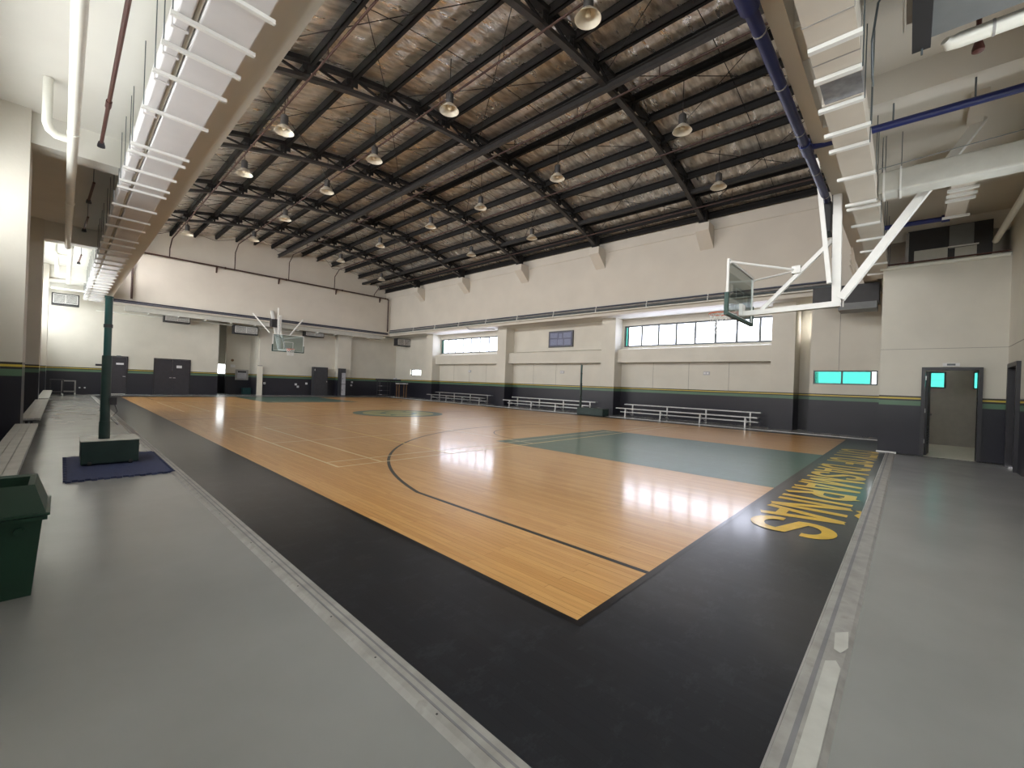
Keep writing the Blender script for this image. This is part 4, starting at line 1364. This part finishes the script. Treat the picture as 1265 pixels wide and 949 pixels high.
# ------------------------------------------------------------------ wall items on the bleacher side
tv = thing('display_board', (17.9, 13.5, 3.6), 'navy framed display board with blurred pale blocks above the middle bleacher', 'display board')
MB().box(17.88, 17.95, 12.68, 14.45, 3.66, 4.62).build('frame', 'frame_black', tv)
MB().box(17.865, 17.88, 12.75, 14.38, 3.73, 4.55).build('panel', 'screen_navy', tv)
for a_, b_, c_, d_ in ((13.78, 14.32, 4.22, 4.50), (12.82, 13.36, 4.20, 4.50), (13.46, 13.68, 4.18, 4.46), (13.80, 14.30, 3.80, 4.14), (13.36, 13.76, 3.80, 4.12), (12.82, 13.28, 3.78, 4.12)):
    MB().box(17.858, 17.866, a_, b_, c_, d_).build('print_block', 'screen_patch', tv)
for i, y in enumerate((5.3, 13.4, 21.6)):
    t = thing('wall_plate', (17.93, y, 2.2), 'small pale utility plate on the bay wall above a bleacher', 'wall plate', 'utility plates above the bleachers')
    MB().box(17.92, 17.95, y - .14, y + .14, 2.12, 2.28).build('plate', 'cabinet_grey', t)
    MB().box(17.905, 17.92, y - .10, y - .02, 2.16, 2.24).box(17.905, 17.92, y + .03, y + .11, 2.16, 2.24).build('socket_face', 'paper', t)

# ------------------------------------------------------------------ far wall furniture
cb = thing('tall_cabinet', (11.35, 31.2, FZ), 'tall black metal cabinet against the far wall', 'cabinet')
MB().box(10.80, 11.84, 31.05, 31.48, FZ, 2.14).build('body', 'cabinet_black', cb, bevel=.01)
dr = MB().box(10.83, 11.81, 31.03, 31.05, .05, 2.10).build('door', 'cabinet_black', cb)
MB().box(11.74, 11.78, 31.0, 31.03, 1.02, 1.10).build('handle', 'steel_bright', dr)
MB().box(10.84, 10.88, 31.015, 31.03, 1.85, 2.0).build('hinge', 'white_metal', dr)
lk = thing('narrow_locker', (12.85, 30.9, FZ), 'narrow locker with pale grey doors and dark side by the far pillar', 'locker')
MB().box(12.62, 13.06, 30.62, 31.03, FZ, 2.12).build('body', 'cabinet_black', lk)
for z0_, z1_ in ((.05, .88), (.92, 1.78)):
    dr = MB().box(12.74, 13.04, 30.60, 30.62, z0_, z1_).build('door', 'cabinet_grey', lk)
    MB().box(12.78, 12.82, 30.59, 30.60, (z0_ + z1_) / 2 - .06, (z0_ + z1_) / 2 + .02).build('handle', 'frame_black', dr)
tp_ = thing('leaning_panel', (7.3, 31.3, FZ), 'tall narrow cream door panel standing open at the corridor corner', 'door panel')
MB().box(7.08, 7.42, 31.26, 31.31, FZ, 2.05).build('panel', 'cream_panel', tp_)
MB().box(7.09, 7.40, 31.25, 31.26, 2.0, 2.06).build('top_rail', 'board_grey', tp_)
MB().box(7.42, 7.45, 31.24, 31.3, 1.3, 1.45).build('latch', 'frame_black', tp_)
bd = thing('notice_case', (6.6, 33.35, .9), 'pale grey framed notice case on the corridor end wall', 'notice case')
MB().box(6.30, 7.10, 33.33, 33.4, .98, 1.72).build('frame', 'board_grey', bd)
MB().box(6.42, 6.98, 33.32, 33.33, 1.10, 1.62).build('panel', 'cabinet_grey', bd)
MB().box(6.44, 6.96, 33.31, 33.32, 1.50, 1.62).build('header_strip', 'frame_black', bd)
tag(MB().box(6.0, 6.28, 33.38, 33.4, 1.85, 2.05).build('wall_notice', 'paper'), 'white paper notice pinned above the dado of the corridor end wall', 'notice')
tag(MB().tube([(6.1, 33.4, 2.35), (6.1, 33.36, 2.35)], .09, 14).build('alarm_bell', 'wood_leg', smooth=True), 'small round brown alarm bell on the corridor end wall', 'bell')
ct = thing('crate', (6.85, 33.0, FZ), 'teal plastic crate on the floor by the corridor end wall', 'crate')
MB().box(6.65, 7.15, 32.75, 33.15, FZ, .42).build('body', 'crate_teal', ct, bevel=.02)
MB().box(6.63, 7.17, 32.73, 33.17, .38, .44).build('rim', 'crate_teal', ct)
for i, (x, z) in enumerate(((7.62, .75), (9.7, .72), (9.85, .55), (10.45, .8), (13.95, .75), (14.0, 1.0))):
    t = thing('wall_socket', (x, 31.48, z), 'small white socket plate on the black dado of the far wall', 'socket', 'socket plates on the far dado')
    MB().box(x - .07, x + .07, 31.47, 31.5, z, z + .14).build('plate', 'paper', t)
    MB().box(x - .03, x + .03, 31.462, 31.47, z + .04, z + .10).build('socket_face', 'cabinet_grey', t)

# black table, shelf stand and folding chair by the far bleacher corner
rk = thing('open_rack', (15.6, 28.9, FZ), 'black open rack with shelves under a wide top near the far corner', 'rack')
MB().box(14.62, 16.55, 28.35, 28.85, 1.28, 1.42).build('top_box', 'cabinet_black', rk)
for x in (14.75, 15.65):
    for y in (28.4, 28.8):
        MB().bar((x, y, FZ), (x, y, 1.3), .04, .04).build('leg', 'cabinet_black', rk)
for z in (.18, .5, .85):
    MB().box(14.75, 15.65, 28.42, 28.78, z, z + .03).build('shelf', 'cabinet_black', rk)
    MB().box(14.72, 14.95, 28.40, 28.44, z + .01, z + .05).build('label_strip', 'cabinet_grey', rk)
tb = thing('side_table', (16.4, 28.2, FZ), 'small table with pale top and brown wooden legs beside the open rack', 'table')
MB().box(16.02, 16.85, 27.75, 28.25, 1.08, 1.13).build('tabletop', 'paper', tb)
for x in (16.1, 16.75):
    for y in (27.82, 28.18):
        MB().bar((x, y, FZ), (x, y, 1.08), .045, .045).build('leg', 'wood_leg', tb)
hb = thing('tape_roll', (16.2, 28.5, 1.42), 'grey roll of tape lying on the black rack top', 'roll')
MB().lathe((16.2, 28.6, 1.42), [(.14, 0), (.16, .02), (.16, .10), (.14, .12), (.07, .12), (.07, 0), (.14, 0)], 20).build('roll_body', 'cabinet_grey', hb, True)

# carts by the far end of the left benches
def cart(x0, x1, y0, y1, h, label, top):
    t = thing('utility_cart', ((x0 + x1) / 2, (y0 + y1) / 2, FZ), label, 'cart')
    for z, nm in ((h - .05, 'top_shelf'), (.14, 'lower_shelf')):
        MB().box(x0, x1, y0, y1, z, z + .05).build(nm, top, t)
    for x in (x0 + .025, x1 - .025):
        for y in (y0 + .025, y1 - .025):
            MB().bar((x, y, .10), (x, y, h), .05, .05).build('leg', top, t)
            MB().tube([(x - .02, y, .05), (x + .02, y, .05)], .058, 10).build('caster', 'white_metal', t, True)
    return t


cart(-2.50, -2.02, 29.2, 29.7, .80, 'dark utility cart with grey shelf tops standing beside the wall bench', 'cabinet_black')
cart(-2.10, -1.58, 30.2, 30.7, .74, 'grey metal utility cart on white casters against the far dado', 'board_grey')
wv = thing('wall_valve', (-1.3, 31.45, .3), 'pair of small silver wall valves low on the far black dado', 'valve')
for x in (-1.42, -1.22):
    MB().tube([(x, 31.5, .34), (x, 31.40, .34)], .04, 10).build('valve_body', 'steel_bright', wv, True)

for o in bpy.data.objects:
    if '_o' in o:
        del o['_o']
